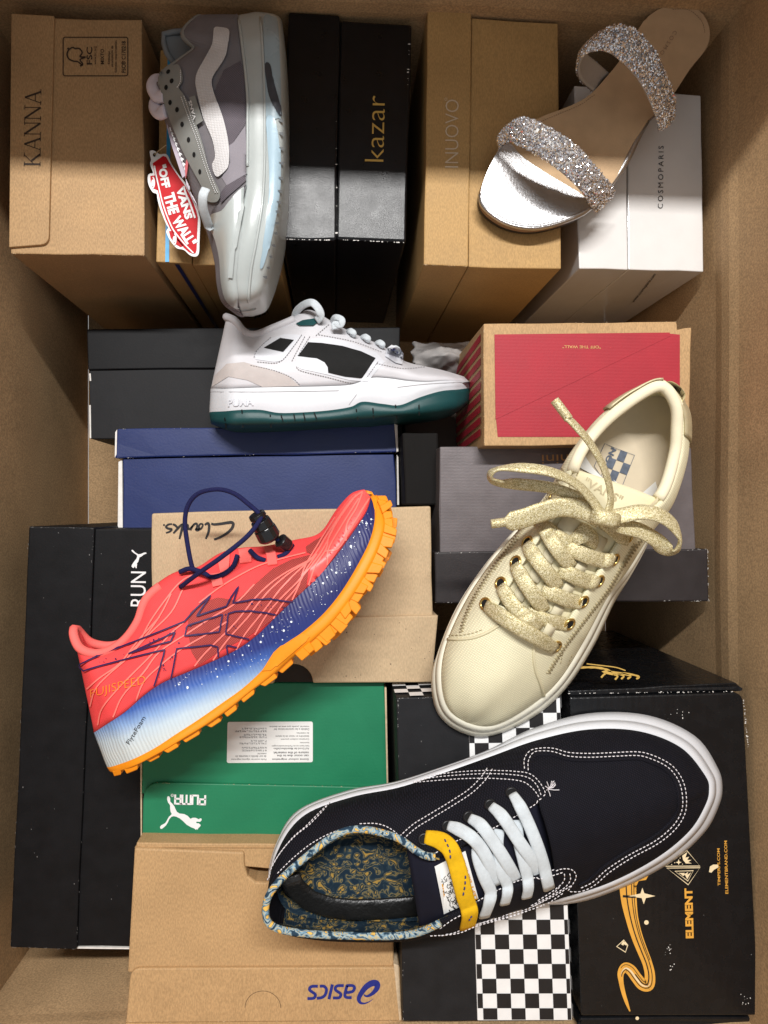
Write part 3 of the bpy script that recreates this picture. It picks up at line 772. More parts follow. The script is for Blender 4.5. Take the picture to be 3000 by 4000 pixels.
# dark carton of odds and ends filling the gap below the tissue
prism_pts = E((1320, 330), (1585, 330), (1590, 880), (1330, 880))
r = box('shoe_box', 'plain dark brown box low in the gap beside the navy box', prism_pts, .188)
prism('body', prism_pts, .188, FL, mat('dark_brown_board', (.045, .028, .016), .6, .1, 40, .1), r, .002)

prism_pts = E((1318, 612), (1464, 612), (1468, 905), (1330, 905))  # added filler block, near-black so the gap beside the grey box looks shaded
r = box('shoe_box', 'added black block that darkens the gap between the navy box and the grey box', prism_pts, .285)
prism('body', prism_pts, .285, FL, mat('gap_shade_black', (.006, .005, .0045), .7, .1, 40, .1, spec=.15), r, .002)
# rubbed board edges: short pale flecks along the folds, too fine to count
def rubbed(root, z_, lines, n, mt, seed, size=2.2, conv=D):
    rw = random.Random(seed); P = Print(); mp = plane(z_, .0004)
    for a, b in lines:
        (x0, y0), (x1, y1) = conv(a, b); d = Vector((x1 - x0, y1 - y0)); L_ = d.length; d.normalize(); nn = Vector((d.y, -d.x))
        for k in range(n):
            t = rw.random() if rw.random() < .7 else rw.choice([rw.uniform(0, .06), rw.uniform(.94, 1)])
            c = Vector((x0, y0)) + d * (L_ * t) + nn * rw.gauss(0, 1.2); l_ = size * rw.uniform(.6, 3.2); w_ = size * rw.uniform(.2, .55)
            P.poly([tuple(c + d * l_ * u + nn * w_ * v) for u, v in ((-1, 0), (-.4, rw.uniform(.5, 1)), (.5, rw.uniform(.4, 1)), (1, 0), (.3, -rw.uniform(.4, 1)), (-.6, -rw.uniform(.3, .9)))], mp)
    P.make('edge_wear', mt, root, kind='stuff')
def specks(root, z_, quad, n, mt, seed, conv=D):
    rw = random.Random(seed); P = Print(); mp = plane(z_, .0004); q = [Vector(x) for x in conv(*quad)]
    for k in range(n):
        u, v = rw.random(), rw.random(); c = q[0].lerp(q[1], u).lerp(q[3].lerp(q[2], u), v); s = rw.choice([.7, .9, 1.2, 1.8])
        P.disc(tuple(c), s, mp, 5, s * rw.uniform(.5, 2.2))
    P.make('dust_specks', mt, root, kind='stuff')
BX = {o['label']: o for o in COL.objects if o.get('category') == 'shoe box'}
def bx(word): return [o for l, o in BX.items() if word in l][0]
dull = mat('rubbed_black_edge', (.16, .155, .15), .7, .2, 200, 0); pale = mat('rubbed_kraft_edge', (.66, .50, .31), .8, .15, 200, 0)
b_ = bx('lettered RUN'); rubbed(b_, .322, [((63, 1140), (23, 2045)), ((202, 1141), (165, 2049)), ((63, 1139), (203, 1141)), ((24, 2046), (164, 2050))], 26, dull, 51, 1.6)
specks(b_, .322, [(70, 1150), (198, 1150), (160, 2040), (30, 2040)], 16, dull, 52); specks(b_, .318, [(206, 1150), (300, 1150), (280, 2040), (170, 2040)], 10, dull, 53)
b_ = bx('dark grey metallic'); rubbed(b_, .316, [((116, 1137), (1378, 1122)), ((120, 1368), (1384, 1359)), ((1380, 1122), (1385, 1360))], 34, M['white_edge'], 54, 1.4, I)
b_ = bx('chequered'); specks(b_, .372, [(470, 70), (680, 70), (715, 1100), (480, 1100)], 14, dull, 55, J); rubbed(b_, .372, [((462, 64), (680, 60)), ((460, 70), (478, 1105))], 24, M['white_edge'], 56, 1.3, J)
b_ = bx('ELEMENT'); specks(b_, .378, [(1040, 100), (1560, 90), (1620, 1080), (1060, 1080)], 34, dull, 57, J)
b_ = bx('navy blue'); rubbed(b_, .249, [((165, 598), (1288, 577)), ((158, 714), (1296, 689))], 18, M['white_edge'], 58, 1.1, E)
b_ = bx('green shoe box'); rubbed(b_, .3255, [((400, 584), (1540, 607)), ((328, 864), (1040, 874))], 30, pale, 59, 1.5, G)
b_ = bx('KANNA'); rubbed(b_, .320, [((60, 1368), (778, 1379)), ((765, 108), (779, 1378))], 26, pale, 60, 1.5, A)
b_ = bx('INUOVO'); rubbed(b_, .328, [((1037, 1632), (1309, 1643)), ((1329, 60), (1310, 1640))], 26, pale, 61, 1.4, B)
b_ = bx('pale kraft'); rubbed(b_, .3335, [((440, 642), (1668, 614)), ((1668, 616), (1644, 900))], 26, pale, 62, 1.6, Fz)
b_ = bx('warm kraft'); rubbed(b_, .354, [((520, 866), (1520, 861)), ((484, 1066), (1530, 1060))], 34, pale, 63, 1.6, H)
b_ = bx('red printed'); rubbed(b_, .345, [((345, 78), (1233, 68)), ((345, 82), (346, 640))], 20, pale, 64, 1.4, I)
# ------------------------------------------------------------------ shoe building tools
def spline(P, n, pre=None, post=None):
    """Catmull-Rom with chosen phantom ends so a loop closes round heel and toe"""
    Q = [Vector(p) for p in P]; m = len(Q); out = []
    for i in range(m - 1):
        p1, p2 = Q[i], Q[i + 1]
        p0 = Q[i - 1] if i else (Vector(pre) if pre is not None else p1 * 2 - p2)
        p3 = Q[i + 2] if i + 2 < m else (Vector(post) if post is not None else p2 * 2 - p1)
        for k in range(n):
            t = k / n
            out.append(.5 * (2 * p1 + (p2 - p0) * t + (2 * p0 - 5 * p1 + 4 * p2 - p3) * t * t + (3 * p1 - p0 - 3 * p2 + p3) * t ** 3))
    out.append(Q[-1].copy()); return out
def grid(cols, n, sub, wrap=True):
    """cols[k] = world points of lengthwise track k; mirrored tracks close heel and toe"""
    K = len(cols)
    T = [spline(c, n, cols[K - 1 - k][1] if wrap else None, cols[K - 1 - k][-2] if wrap else None) for k, c in enumerate(cols)]
    return [spline([T[k][i] for k in range(K)], sub) for i in range(len(T[0]))]
def gmesh(name, G, mt, root, keep=None, smooth=True, up=None, kind=None):
    V = []; F = []; W = len(G[0]); used = {}
    for i in range(len(G) - 1):
        for k in range(W - 1):
            if keep and not keep(i, k): continue
            F.append((i * W + k, (i + 1) * W + k, (i + 1) * W + k + 1, i * W + k + 1))
    V = [v for r_ in G for v in r_]
    if up is not None:
        s = 0
        for f in F[::7]:
            a, b, c = V[f[0]], V[f[1]], V[f[3]]; nn = (b - a).cross(c - a); s += nn.dot(Vector(up))
        if s < 0: F = [f[::-1] for f in F]
    ids = sorted({i for f in F for i in f}); rem = {o: j for j, o in enumerate(ids)}
    return mk(name, [V[i] for i in ids], [tuple(rem[i] for i in f) for f in F], mt, root, smooth, kind)
def solid(o, th, off=-1):
    m = o.modifiers.new('s', 'SOLIDIFY'); m.thickness = th; m.offset = off; return o
def stitch(name, paths, mp, dash, gap, r, mt, root, lift=.0003, n=6, zig=0):
    """sewn thread: rows of short raised dashes along traced seams; joined because single stitches are too fine to pick apart"""
    V = []; F = []
    for path in paths:
        P = [Vector(p[:2]) for p in path]; P = smoothline(P, n) if n and len(P) > 2 else P
        L = sum((b - a).length for a, b in zip(P, P[1:])); N = max(2, int(L / (dash + gap)))
        Q = resample(P, N * 10 + 1)
        for s in range(N):
            i0 = s * 10; i1 = i0 + max(1, int(10 * dash / (dash + gap)))
            if zig:
                d = (Q[min(len(Q) - 1, i0 + 10)] - Q[i0]).normalized(); nn = Vector((d.y, -d.x)) * zig
                A_, B_, C_ = Q[i0] - nn, Q[min(len(Q) - 1, i0 + 5)] + nn, Q[min(len(Q) - 1, i0 + 10)] - nn
                segs = [(A_, B_), (B_, C_)]
            else: segs = [(Q[i0], Q[i1])]
            for a, b in segs:
                pa, pb = mp(a.x, a.y), mp(b.x, b.y)
                if (pa - pb).length > .03: continue
                v, f = tube([pa, pa.lerp(pb, .5) + Vector((0, 0, lift)), pb], r, 4)
                o = len(V); V += v; F += [tuple(o + q for q in g) for g in f]
    return mk(name, V, F, mt, root, True, kind='stuff')
def lace(name, pts, mp, wd, th, mt, root, n=6, taper=None, arch=0, round_=False, twist=None):
    """pts: (px, py, height above the surface)"""
    P = smoothline([Vector((p[0], p[1], p[2] * 1e4)) for p in pts], n)
    W = []; NN = []
    for p in P:
        q, nn = mp(p.x, p.y, 0, True); W.append(q + nn * (p.z / 1e4) if False else q + Vector((nn.x * .3, nn.y * .3, max(.3, nn.z))) * (p.z / 1e4))
        NN.append(Vector((nn.x * .6, nn.y * .6, nn.z)).normalized())
    # smooth positions and normals: cloth does not follow every bump
    for _ in range(2):
        NN = [(NN[max(0, i - 1)] + NN[i] * 2 + NN[min(len(NN) - 1, i + 1)]).normalized() for i in range(len(NN))]
        W = [W[0]] + [(W[i - 1] + W[i] * 2 + W[i + 1]) / 4 for i in range(1, len(W) - 1)] + [W[-1]]
    if round_: v, f = tube(W, wd / 2, 8, taper=taper)
    else: v, f = strap(W, wd, th, NN, taper)
    return mk(name, v, f, mt, root, True)
def free_lace(name, pts, wd, th, mt, root, n=6, normals=None, taper=None, round_=False, conv=D):
    """lace hanging free: (x, y, z) with its own height"""
    q = [U(*conv((p[0], p[1]))[0], p[2]) for p in pts]; W = smoothline(q, n)
    if round_: v, f = tube(W, wd / 2, 8, taper=taper)
    else:
        NN = None
        if normals:
            NN = [Vector(x) for x in smoothline([Vector(x) for x in normals], n)]
        v, f = strap(W, wd, th, NN, taper)
    return mk(name, v, f, mt, root, True)
def ring(c, nn, R, r, N=18, K=8):
    nn = Vector(nn).normalized(); a = nn.cross(Vector((1, 0, 0)) if abs(nn.x) < .8 else Vector((0, 1, 0))).normalized(); b = nn.cross(a)
    V = []; F = []
    for i in range(N):
        t = 2 * math.pi * i / N; d = a * math.cos(t) + b * math.sin(t)
        for k in range(K):
            s = 2 * math.pi * k / K
            V.append(Vector(c) + d * (R + r * math.cos(s)) + nn * (r * math.sin(s)))
    for i in range(N):
        for k in range(K):
            F.append((i * K + k, ((i + 1) % N) * K + k, ((i + 1) % N) * K + (k + 1) % K, i * K + (k + 1) % K))
    return V, F
def eyelet(p, mp, R, r, mt, dark, root):
    q, nn = mp(p[0], p[1], .0004, True)
    v, f = ring(q, nn, R, r); o = mk('eyelet', v, f, mt, root, True)
    a = nn.cross(Vector((1, 0, 0))).normalized(); b = nn.cross(a)
    mk('eyelet_hole', [q + nn * .0003] + [q + nn * .0003 + (a * math.cos(t) + b * math.sin(t)) * R for t in [2 * math.pi * k / 14 for k in range(14)]],
       [(0, 1 + k, 1 + (k + 1) % 14) for k in range(14)], dark, o)
    return o
def top_shoe(st, n=8, sub=4, bulge=.007, crown=.008, zbase=.4):
    """st: per station (L, R, OL, zl, OR, zr) in overview pixels, sole line at zbase"""
    def d(p, z): q = D(p)[0]; return U(q[0], q[1], z)
    L = [d(s[0], zbase) for s in st]; R = [d(s[1], zbase) for s in st]
    OL = [d(s[2], s[3]) for s in st]; OR = [d(s[4], s[5]) for s in st]
    bl = [s[6] if len(s) > 6 else bulge for s in st]
    cols = [[] for _ in range(9)]
    for i in range(len(st)):
        c = (OL[i] + OR[i]) / 2; ax = (OL[i] - OR[i]); ax.z = 0
        wdt = ax.length; e = ax.normalized() if wdt > 1e-5 else Vector((0, 0, 0))
        f = min(1, wdt / .04)
        cr = crown * f if not (i == 0) else 0
        bu = bl[i] * min(1, (L[i] - R[i]).length / .05)
        cols[0].append(L[i]); cols[1].append(L[i].lerp(OL[i], .5) + e * bu + Vector((0, 0, bu * .5)))
        cols[2].append(OL[i]); cols[3].append(OL[i].lerp(OR[i], .25) + Vector((0, 0, cr * .75)))
        cols[4].append(c + Vector((0, 0, cr))); cols[5].append(OL[i].lerp(OR[i], .75) + Vector((0, 0, cr * .75)))
        cols[6].append(OR[i]); cols[7].append(R[i].lerp(OR[i], .5) - e * bu + Vector((0, 0, bu * .5))); cols[8].append(R[i])
    return grid(cols, n, sub), L, R
def loop_sole(name, tops, bots, zt, zb, mt, root, n=6, lip=.004, groove=True, out=.002):
    """rubber sole: closed outline, rounded side wall from the top line down to the ground line"""
    T = smoothline(tops, n, True); Bt = smoothline(bots, n, True); m = len(T)
    cen = sum(T, Vector()) / m
    rows = []
    for t, (dz, ofs) in ((0, (0, -lip)), (0, (.0015, 0)), (.12, (.0005, out)), (.3, (0, out * 1.3)), (.34, (0, out * .6)), (.38, (0, out * 1.3)), (.62, (0, out * 1.2)), (.88, (0, out * .9)), (1, (0, -out))):
        row = []
        for i in range(m):
            p = T[i].lerp(Bt[i], t); d = (T[(i + 1) % m] - T[i - 1]); nn = Vector((d.y, -d.x, 0)).normalized()
            if nn.dot(Vector((T[i].x - cen.x, T[i].y - cen.y, 0))) < 0 and False: nn = -nn
            row.append((p, nn, dz, ofs))
        rows.append(row)
    # outline direction decides which side is outward
    ar = sum(T[i].x * T[(i + 1) % m].y - T[(i + 1) % m].x * T[i].y for i in range(m)); sg = 1 if ar > 0 else -1
    V = [p + nn * (ofs * sg) + Vector((0, 0, dz)) for row in rows for p, nn, dz, ofs in row]; F = []
    for r_ in range(len(rows) - 1):
        for i in range(m):
            f = (r_ * m + i, r_ * m + (i + 1) % m, (r_ + 1) * m + (i + 1) % m, (r_ + 1) * m + i)
            F.append(f if sg < 0 else f[::-1])
    F.append(tuple(range((len(rows) - 1) * m, len(rows) * m))); F.append(tuple(range(m)))
    return mk(name, V, F, mt, root, True)
def smooth_grid(G, i0, it, k0=1):
    W = len(G[0])
    for _ in range(it):
        H_ = [[v.copy() for v in r_] for r_ in G]
        for i in range(max(1, i0), len(G) - 1):
            for k in range(k0, W - k0): H_[i][k] = (G[i][k] * 2 + G[i - 1][k] + G[i + 1][k] + G[i][k - 1] + G[i][k + 1]) / 6
        G = H_
    return G
# ------------------------------------------------------------------ shoe materials
M['navy_canvas'] = mat('navy_black_canvas', (.0090, .0086, .0135), .85, .15, 60, .3, 900, .15, weave=(.5, 190, .55, 1.0), wear=((.05, .05, .06), 420, .70), bdist=.0012)
M['navy_twill'] = mat('navy_twill', (.0085, .009, .020), .8, .15, 60, .3, 900, .2, weave=(.2, 420, .4, 1.0), bdist=.0009)
M['white_rubber'] = mat('white_rubber', (.65, .66, .69), .42, .03, 40, .06, 300, .4, sss=.05)
M['white_lace'] = mat('white_cotton_lace', (.70, .755, .79), .85, .06, 300, .5, 1200, .15, weave=(.8, 700, .14, 1.0))
M['yellow_lace'] = mat('yellow_cotton_lace', (.86, .50, .012), .8, .08, 300, .5, 1200, .15, weave=(.8, 700, .14, 1.0))
M['thread_white'] = mat('white_thread', (.78, .74, .76), .8, .05, 200, 0)
M['black_eyelet'] = mat('black_eyelet', (.012, .012, .014), .35, .1, 100, 0)
M['hole'] = mat('eyelet_dark', (.006, .006, .006), .9, .1, 100, 0)
M['cream_canvas'] = mat('cream_canvas', (.84, .785, .55), .82, .06, 35, .3, 900, .15, weave=(.55, 170, .13, 1.0), bdist=.0012)
M['cream_twill'] = mat('cream_twill', (.84, .77, .52), .75, .05, 60, .3, 900, .2, weave=(1.1, 420, .12, 1.0), bdist=.0008)
M['cream_rubber'] = mat('cream_rubber', (.84, .81, .67), .42, .03, 40, .06, 300, .4, sss=.05)
M['cream_lining'] = mat('cream_lining', (.82, .74, .54), .85, .05, 60, .2, 800, .15)
M['insole_beige'] = mat('beige_insole', (.62, .53, .39), .75, .04, 60, .1, 500, .25)
M['gold_leather'] = mat('champagne_leather', (.56, .48, .30), .42, .08, 120, .25, 500, .5, metal=.25)
M['brass'] = mat('brass_eyelet', (.66, .47, .16), .25, .05, 100, 0, metal=.9)
M['cream_webbing'] = mat('cream_webbing', (.74, .67, .47), .85, .06, 200, .4, 1200, .15, weave=(0, 600, .15, 1.0))
M['thread_tan'] = mat('tan_thread', (.42, .35, .20), .8, .1, 200, 0)
def lurex():
    """woven lace shot with gold foil yarn"""
    m, nt, b = new_mat('gold_lurex_lace'); N = nt.nodes; L = nt.links
    tc = N.new('ShaderNodeTexCoord')
    v = N.new('ShaderNodeTexVoronoi'); v.inputs['Scale'].default_value = 1900; L.new(tc.outputs['Object'], v.inputs['Vector'])
    cr = N.new('ShaderNodeValToRGB'); el = cr.color_ramp.elements
    el[0].position = 0; el[0].color = (.30, .23, .085, 1); el[1].position = 1; el[1].color = (.95, .89, .66, 1)
    e = el.new(.45); e.color = (.66, .56, .29, 1)
    sp = N.new('ShaderNodeSeparateColor'); L.new(v.outputs['Color'], sp.inputs[0]); L.new(sp.outputs[0], cr.inputs[0]); L.new(cr.outputs[0], b.inputs['Base Color'])
    b.inputs['Metallic'].default_value = .4; b.inputs['Roughness'].default_value = .5
    n1 = N.new('ShaderNodeTexNoise'); n1.inputs['Scale'].default_value = 900; L.new(tc.outputs['Object'], n1.inputs['Vector'])
    ad = N.new('ShaderNodeMath'); ad.operation = 'ADD'; L.new(sp.outputs[1], ad.inputs[0]); L.new(n1.outputs[0], ad.inputs[1])
    bp = N.new('ShaderNodeBump'); bp.inputs['Strength'].default_value = .7; bp.inputs['Distance'].default_value = .0006
    L.new(ad.outputs[0], bp.inputs['Height']); L.new(bp.outputs[0], b.inputs['Normal'])
    return m
M['lurex'] = lurex()
def floral(name, dark=1.0, bg=(.02, .04, .05), mid_=(.06, .10, .12)):
    """blue and gold printed lining: leaf shapes from warped waves"""
    m, nt, b = new_mat(name); N = nt.nodes; L = nt.links
    tc = N.new('ShaderNodeTexCoord')
    nz = N.new('ShaderNodeTexNoise'); nz.inputs['Scale'].default_value = 60; nz.inputs['Detail'].default_value = 1.5
    L.new(tc.outputs['Object'], nz.inputs['Vector'])
    mx = N.new('ShaderNodeVectorMath'); mx.operation = 'SCALE'; mx.inputs['Scale'].default_value = .04; L.new(nz.outputs['Color'], mx.inputs[0])
    ad = N.new('ShaderNodeVectorMath'); ad.operation = 'ADD'; L.new(tc.outputs['Object'], ad.inputs[0]); L.new(mx.outputs[0], ad.inputs[1])
    mpn = N.new('ShaderNodeMapping'); mpn.inputs['Scale'].default_value = (1, 2.1, 1); mpn.inputs['Rotation'].default_value = (0, 0, .6); L.new(ad.outputs[0], mpn.inputs[0])
    vo = N.new('ShaderNodeTexVoronoi'); vo.inputs['Scale'].default_value = 88; L.new(mpn.outputs[0], vo.inputs['Vector'])
    n2 = N.new('ShaderNodeTexNoise'); n2.inputs['Scale'].default_value = 300; n2.inputs['Detail'].default_value = 3; L.new(ad.outputs[0], n2.inputs['Vector'])
    mu = N.new('ShaderNodeMath'); mu.operation = 'MULTIPLY_ADD'; L.new(n2.outputs[0], mu.inputs[0]); mu.inputs[1].default_value = .5; L.new(vo.outputs['Distance'], mu.inputs[2])
    cr = N.new('ShaderNodeValToRGB'); el = cr.color_ramp.elements; k = dark
    el[0].position = .40; el[0].color = (.74 * k, .44 * k, .10 * k, 1); el[1].position = .95; el[1].color = (.020 * k, .045 * k, .075 * k, 1)
    for p, c in ((.50, (.62, .40, .11)), (.545, (.10, .11, .08)), (.60, bg), (.68, mid_), (.74, (.50, .36, .12)), (.80, mid_)):
        e = el.new(p); e.color = (*[x * k for x in c], 1)
    L.new(mu.outputs[0], cr.inputs[0])
    hs = []
    for ax in ('X', 'Y'):
        w2 = N.new('ShaderNodeTexWave'); w2.bands_direction = ax; w2.inputs['Scale'].default_value = 330; L.new(tc.outputs['Object'], w2.inputs['Vector']); hs.append(w2.outputs[1])
    m2 = N.new('ShaderNodeMath'); m2.operation = 'MULTIPLY'; L.new(hs[0], m2.inputs[0]); L.new(hs[1], m2.inputs[1])
    r4 = N.new('ShaderNodeMapRange'); r4.inputs[3].default_value = .7; r4.inputs[4].default_value = 1.3; L.new(m2.outputs[0], r4.inputs[0])
    m4 = N.new('ShaderNodeMix'); m4.data_type = 'RGBA'; m4.blend_type = 'MULTIPLY'; m4.inputs[0].default_value = 1; L.new(cr.outputs[0], m4.inputs[6]); L.new(r4.outputs[0], m4.inputs[7])
    L.new(m4.outputs[2], b.inputs['Base Color']); b.inputs['Roughness'].default_value = .85; b.inputs['Specular IOR Level'].default_value = .15
    bp = N.new('ShaderNodeBump'); bp.inputs['Strength'].default_value = .4; bp.inputs['Distance'].default_value = .0006; L.new(m2.outputs[0], bp.inputs['Height']); L.new(bp.outputs[0], b.inputs['Normal'])
    return m
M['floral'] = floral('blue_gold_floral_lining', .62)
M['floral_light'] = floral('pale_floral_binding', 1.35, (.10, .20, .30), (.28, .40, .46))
M['black_foam'] = mat('glossy_black_foam', (.012, .012, .012), .32, .2, 60, .5, 260, .5, bdist=.002)
# ------------------------------------------------------------------ navy canvas skate shoe (stands on the chequered and the black box)
ZB = .3795; ZS = .405
st = [((588, 1905), (588, 1905), (574, 1978), .457, (574, 1978), .457),
      ((606, 1825), (612, 1962), (586, 1925), .457, (597, 2004), .457),
      ((660, 1758), (672, 1992), (650, 1860), .452, (665, 2016), .451),
      ((760, 1721), (780, 2000), (748, 1793), .450, (765, 2021), .448),
      ((860, 1700), (890, 1997), (850, 1806), .457, (885, 2018), .453),
      ((960, 1667), (1000, 1983), (940, 1852), .474, (962, 1987), .466),
      ((1060, 1632), (1110, 1963), (1070, 1783), .474, (1090, 1923), .470),
      ((1160, 1597), (1215, 1940), (1176, 1724), .466, (1214, 1877), .463),
      ((1271, 1574), (1320, 1906), (1265, 1682), .455, (1310, 1842), .453),
      ((1381, 1578), (1420, 1853), (1365, 1662), .447, (1405, 1800), .446),
      ((1472, 1614), (1490, 1795), (1450, 1668), .436, (1465, 1757), .436),
      ((1524, 1675), (1524, 1740), (1508, 1691), .421, (1508, 1727), .421),
      ((1533, 1706), (1533, 1706), (1533, 1706), ZS, (1533, 1706), ZS)]
nv = thing('skate_shoe', 'navy black canvas skate shoe with white stitching and a yellow lace', 'shoe', U(*D((1060, 1800))[0], ZB))
N_, S_ = 8, 4
Gn, Ln, Rn = top_shoe(st, N_, S_, .008, .010, ZS)
iT = int(6.9 * N_)
Gn = smooth_grid(Gn, int(7.1 * N_), 14); Gn = smooth_grid(Gn, 1, 1)
upper = gmesh('upper', Gn, M['navy_canvas'], nv, keep=lambda i, k: not (2 * S_ <= k < 6 * S_ and i < iT), up=(0, 0, 1))
solid(upper, .003)
def dz(G, d): return [[v + Vector((0, 0, d)) for v in r_] for r_ in G]
# lining: same walls, a little inside
def inset(G, e):
    out = []
    for r_ in G:
        c = (r_[0] + r_[-1]) / 2; out.append([v + (Vector((c.x - v.x, c.y - v.y, 0)).normalized() * e if (Vector((c.x - v.x, c.y - v.y, 0))).length > e else Vector()) for v in r_])
    return out
gmesh('lining', inset(Gn, .0045)[:int(5.2 * N_)], M['floral'], nv, keep=lambda i, k: not (2 * S_ <= k < 6 * S_), up=(0, 0, 1))
# footbed
fb = []
for i in range(0, int(5.7 * N_)):
    a, b = Gn[i][0], Gn[i][-1]; fb.append([a.lerp(b, t) + Vector((0, 0, .001 + .004 * (2 * t - 1) ** 2 + .004 * max(0, i / N_ - 3))) for t in [.06 + .88 * k / 10 for k in range(11)]])
bed = gmesh('footbed', fb, M['floral'], nv, up=(0, 0, 1))
Kz = zm(1000, 2950, .7233)
mpb = lambda px, py: U(px, py, ZS + .006)
v, f = strap([U(*Kz(p)[0], ZS + h) for p, h in (((180, 655), .028), ((205, 710), .020), ((285, 782), .013), ((400, 822), .010), ((520, 834), .009), ((680, 830), .009), ((820, 818), .010), ((930, 808), .010))], .019, .0045)
mk('heel_pad', v, f, M['black_foam'], nv, True)
# collar binding
rim = [Gn[i][2 * S_] for i in range(int(5.05 * N_), -1, -1)] + [Gn[i][6 * S_] for i in range(1, int(5.05 * N_))]
v, f = tube([p + Vector((0, 0, .0005)) for p in rim], .0031, 8); mk('collar_binding', v, f, M['floral_light'], nv, True)
# tongue
tg = []
for i in range(int(4.25 * N_), int(7.1 * N_)):
    a, b = Gn[i][2 * S_ - 1], Gn[i][6 * S_ + 1]; up_ = .007 if i < 4.9 * N_ else .004
    tg.append([a.lerp(b, t) + Vector((0, 0, -.004 + up_ * (1 - (2 * t - 1) ** 2) * 1.6)) for t in [k / 12 for k in range(13)]])
tng = solid(gmesh('tongue', tg, M['navy_twill'], nv, up=(0, 0, 1)), .004)
solidT = surf([tng])
# sole
bL = [(584, 1893), (603, 1815), (645, 1752), (753, 1709), (850, 1692), (953, 1660), (1051, 1624), (1150, 1575), (1271, 1541), (1400, 1545), (1502, 1590), (1549, 1656)]
bR = [(1552, 1742), (1522, 1797), (1452, 1860), (1340, 1918), (1228, 1950)]
tops = [p for p in Ln] + [Rn[i] for i in range(len(Rn) - 2, 0, -1)]
bots = [U(*D(p)[0], ZB) for p in bL] + [U(*D((1560, 1700))[0], ZB)] + [U(*D(p)[0], ZB) for p in bR]
for i in range(6, 0, -1): bots.append(Vector((Rn[i].x, Rn[i].y - .003, ZB)))
sole = loop_sole('sole', tops, bots, ZS, ZB, M['white_rubber'], nv)
sU = surf([upper]); sUT = surf([upper, tng])
sS = surf([sole, upper])
# panels: raised edges of the overlays
N4 = zm(1900, 2750, .6631)
vamp_line = N4((225, 385), (225, 330), (260, 280), (330, 265), (400, 268), (480, 290), (600, 296), (750, 290), (880, 285), (960, 300), (1060, 345), (1120, 400), (1160, 480), (1172, 580), (1155, 660), (1100, 740), (1000, 820), (850, 900), (720, 985), (640, 1055), (560, 1095), (480, 1098))
V = []; F = []
stitch('stitching', [vamp_line], surf([upper], .0011), 11, 5, .00048, M['thread_white'], nv)
stitch('stitching', [N4((247, 395), (248, 340), (280, 290), (340, 282), (400, 288), (480, 312), (600, 318), (750, 312), (880, 307), (950, 320), (1045, 362), (1100, 412), (1138, 485), (1150, 580), (1133, 652), (1082, 725), (985, 803), (838, 882), (705, 968), (625, 1040), (545, 1080))], surf([upper], .0011), 11, 5, .00048, M['thread_white'], nv)
q = smoothline(N4((262, 400), (265, 345), (290, 305), (345, 300), (400, 305), (480, 328), (600, 334), (750, 328), (880, 322), (940, 335), (1030, 375), (1085, 422), (1120, 490), (1130, 580), (1115, 645), (1065, 712), (970, 788), (825, 868), (690, 955), (610, 1028), (540, 1065)), 5)
v, f = tube([surf([upper], .0002)(p.x, p.y) for p in q[::2]], .0016, 6); mk('seam_fold', v, f, M['navy_canvas'], nv, True)
st_ = surf([upper], .0011)
# quarter and eyestay seams
seams = [Kz((1250, 75), (1220, 120), (1150, 190), (1050, 255), (950, 315), (850, 375), (770, 445)), Kz((1278, 80), (1240, 140), (1165, 210), (1065, 275), (965, 335), (865, 395), (790, 460)),
         Kz((850, 145), (950, 115), (1100, 95), (1260, 88), (1400, 92), (1480, 105), (1530, 150), (1560, 205), (1545, 230)), Kz((850, 150), (960, 125), (1100, 112), (1250, 105), (1390, 110), (1470, 125), (1515, 165), (1540, 225)),
         Kz((860, 152), (1000, 140), (1120, 132), (1260, 130), (1380, 136), (1450, 150), (1500, 190), (1530, 235)),
         Kz((770, 440), (820, 500), (870, 540), (910, 550), (970, 530), (1050, 480), (1150, 440), (1250, 400), (1320, 365), (1400, 322), (1470, 280), (1545, 232)),
         Kz((400, 262), (350, 320), (290, 380), (220, 435), (150, 510), (100, 590), (65, 670)), Kz((385, 275), (330, 330), (270, 390), (205, 445), (140, 525), (92, 600), (58, 680)),
         Kz((120, 640), (200, 560), (300, 480), (400, 425), (500, 390)), Kz((560, 372), (640, 370), (700, 385), (750, 415), (770, 438)),
         Kz((1200, 905), (1350, 870), (1450, 840), (1560, 800), (1659, 735)), Kz((940, 968), (1050, 960), (1130, 930), (1240, 890), (1380, 850), (1480, 815), (1580, 760), (1640, 700)), Kz((1000, 970), (1100, 955), (1200, 915), (1350, 875), (1470, 835)),
         Kz((990, 930), (1060, 880), (1130, 845)), Kz((1180, 800), (1300, 735), (1420, 680), (1540, 660), (1659, 625)),
         N4((385, 985), (440, 965), (500, 970), (525, 1010), (500, 1060), (470, 1100)), N4((300, 1150), (380, 1100), (450, 1040), (455, 985)), N4((260, 1180), (360, 1130), (450, 1080), (490, 1030), (485, 985)), N4((240, 1200), (400, 1120), (500, 1060))]
stitch('stitching', seams, st_, 10, 5, .00045, M['thread_white'], nv)
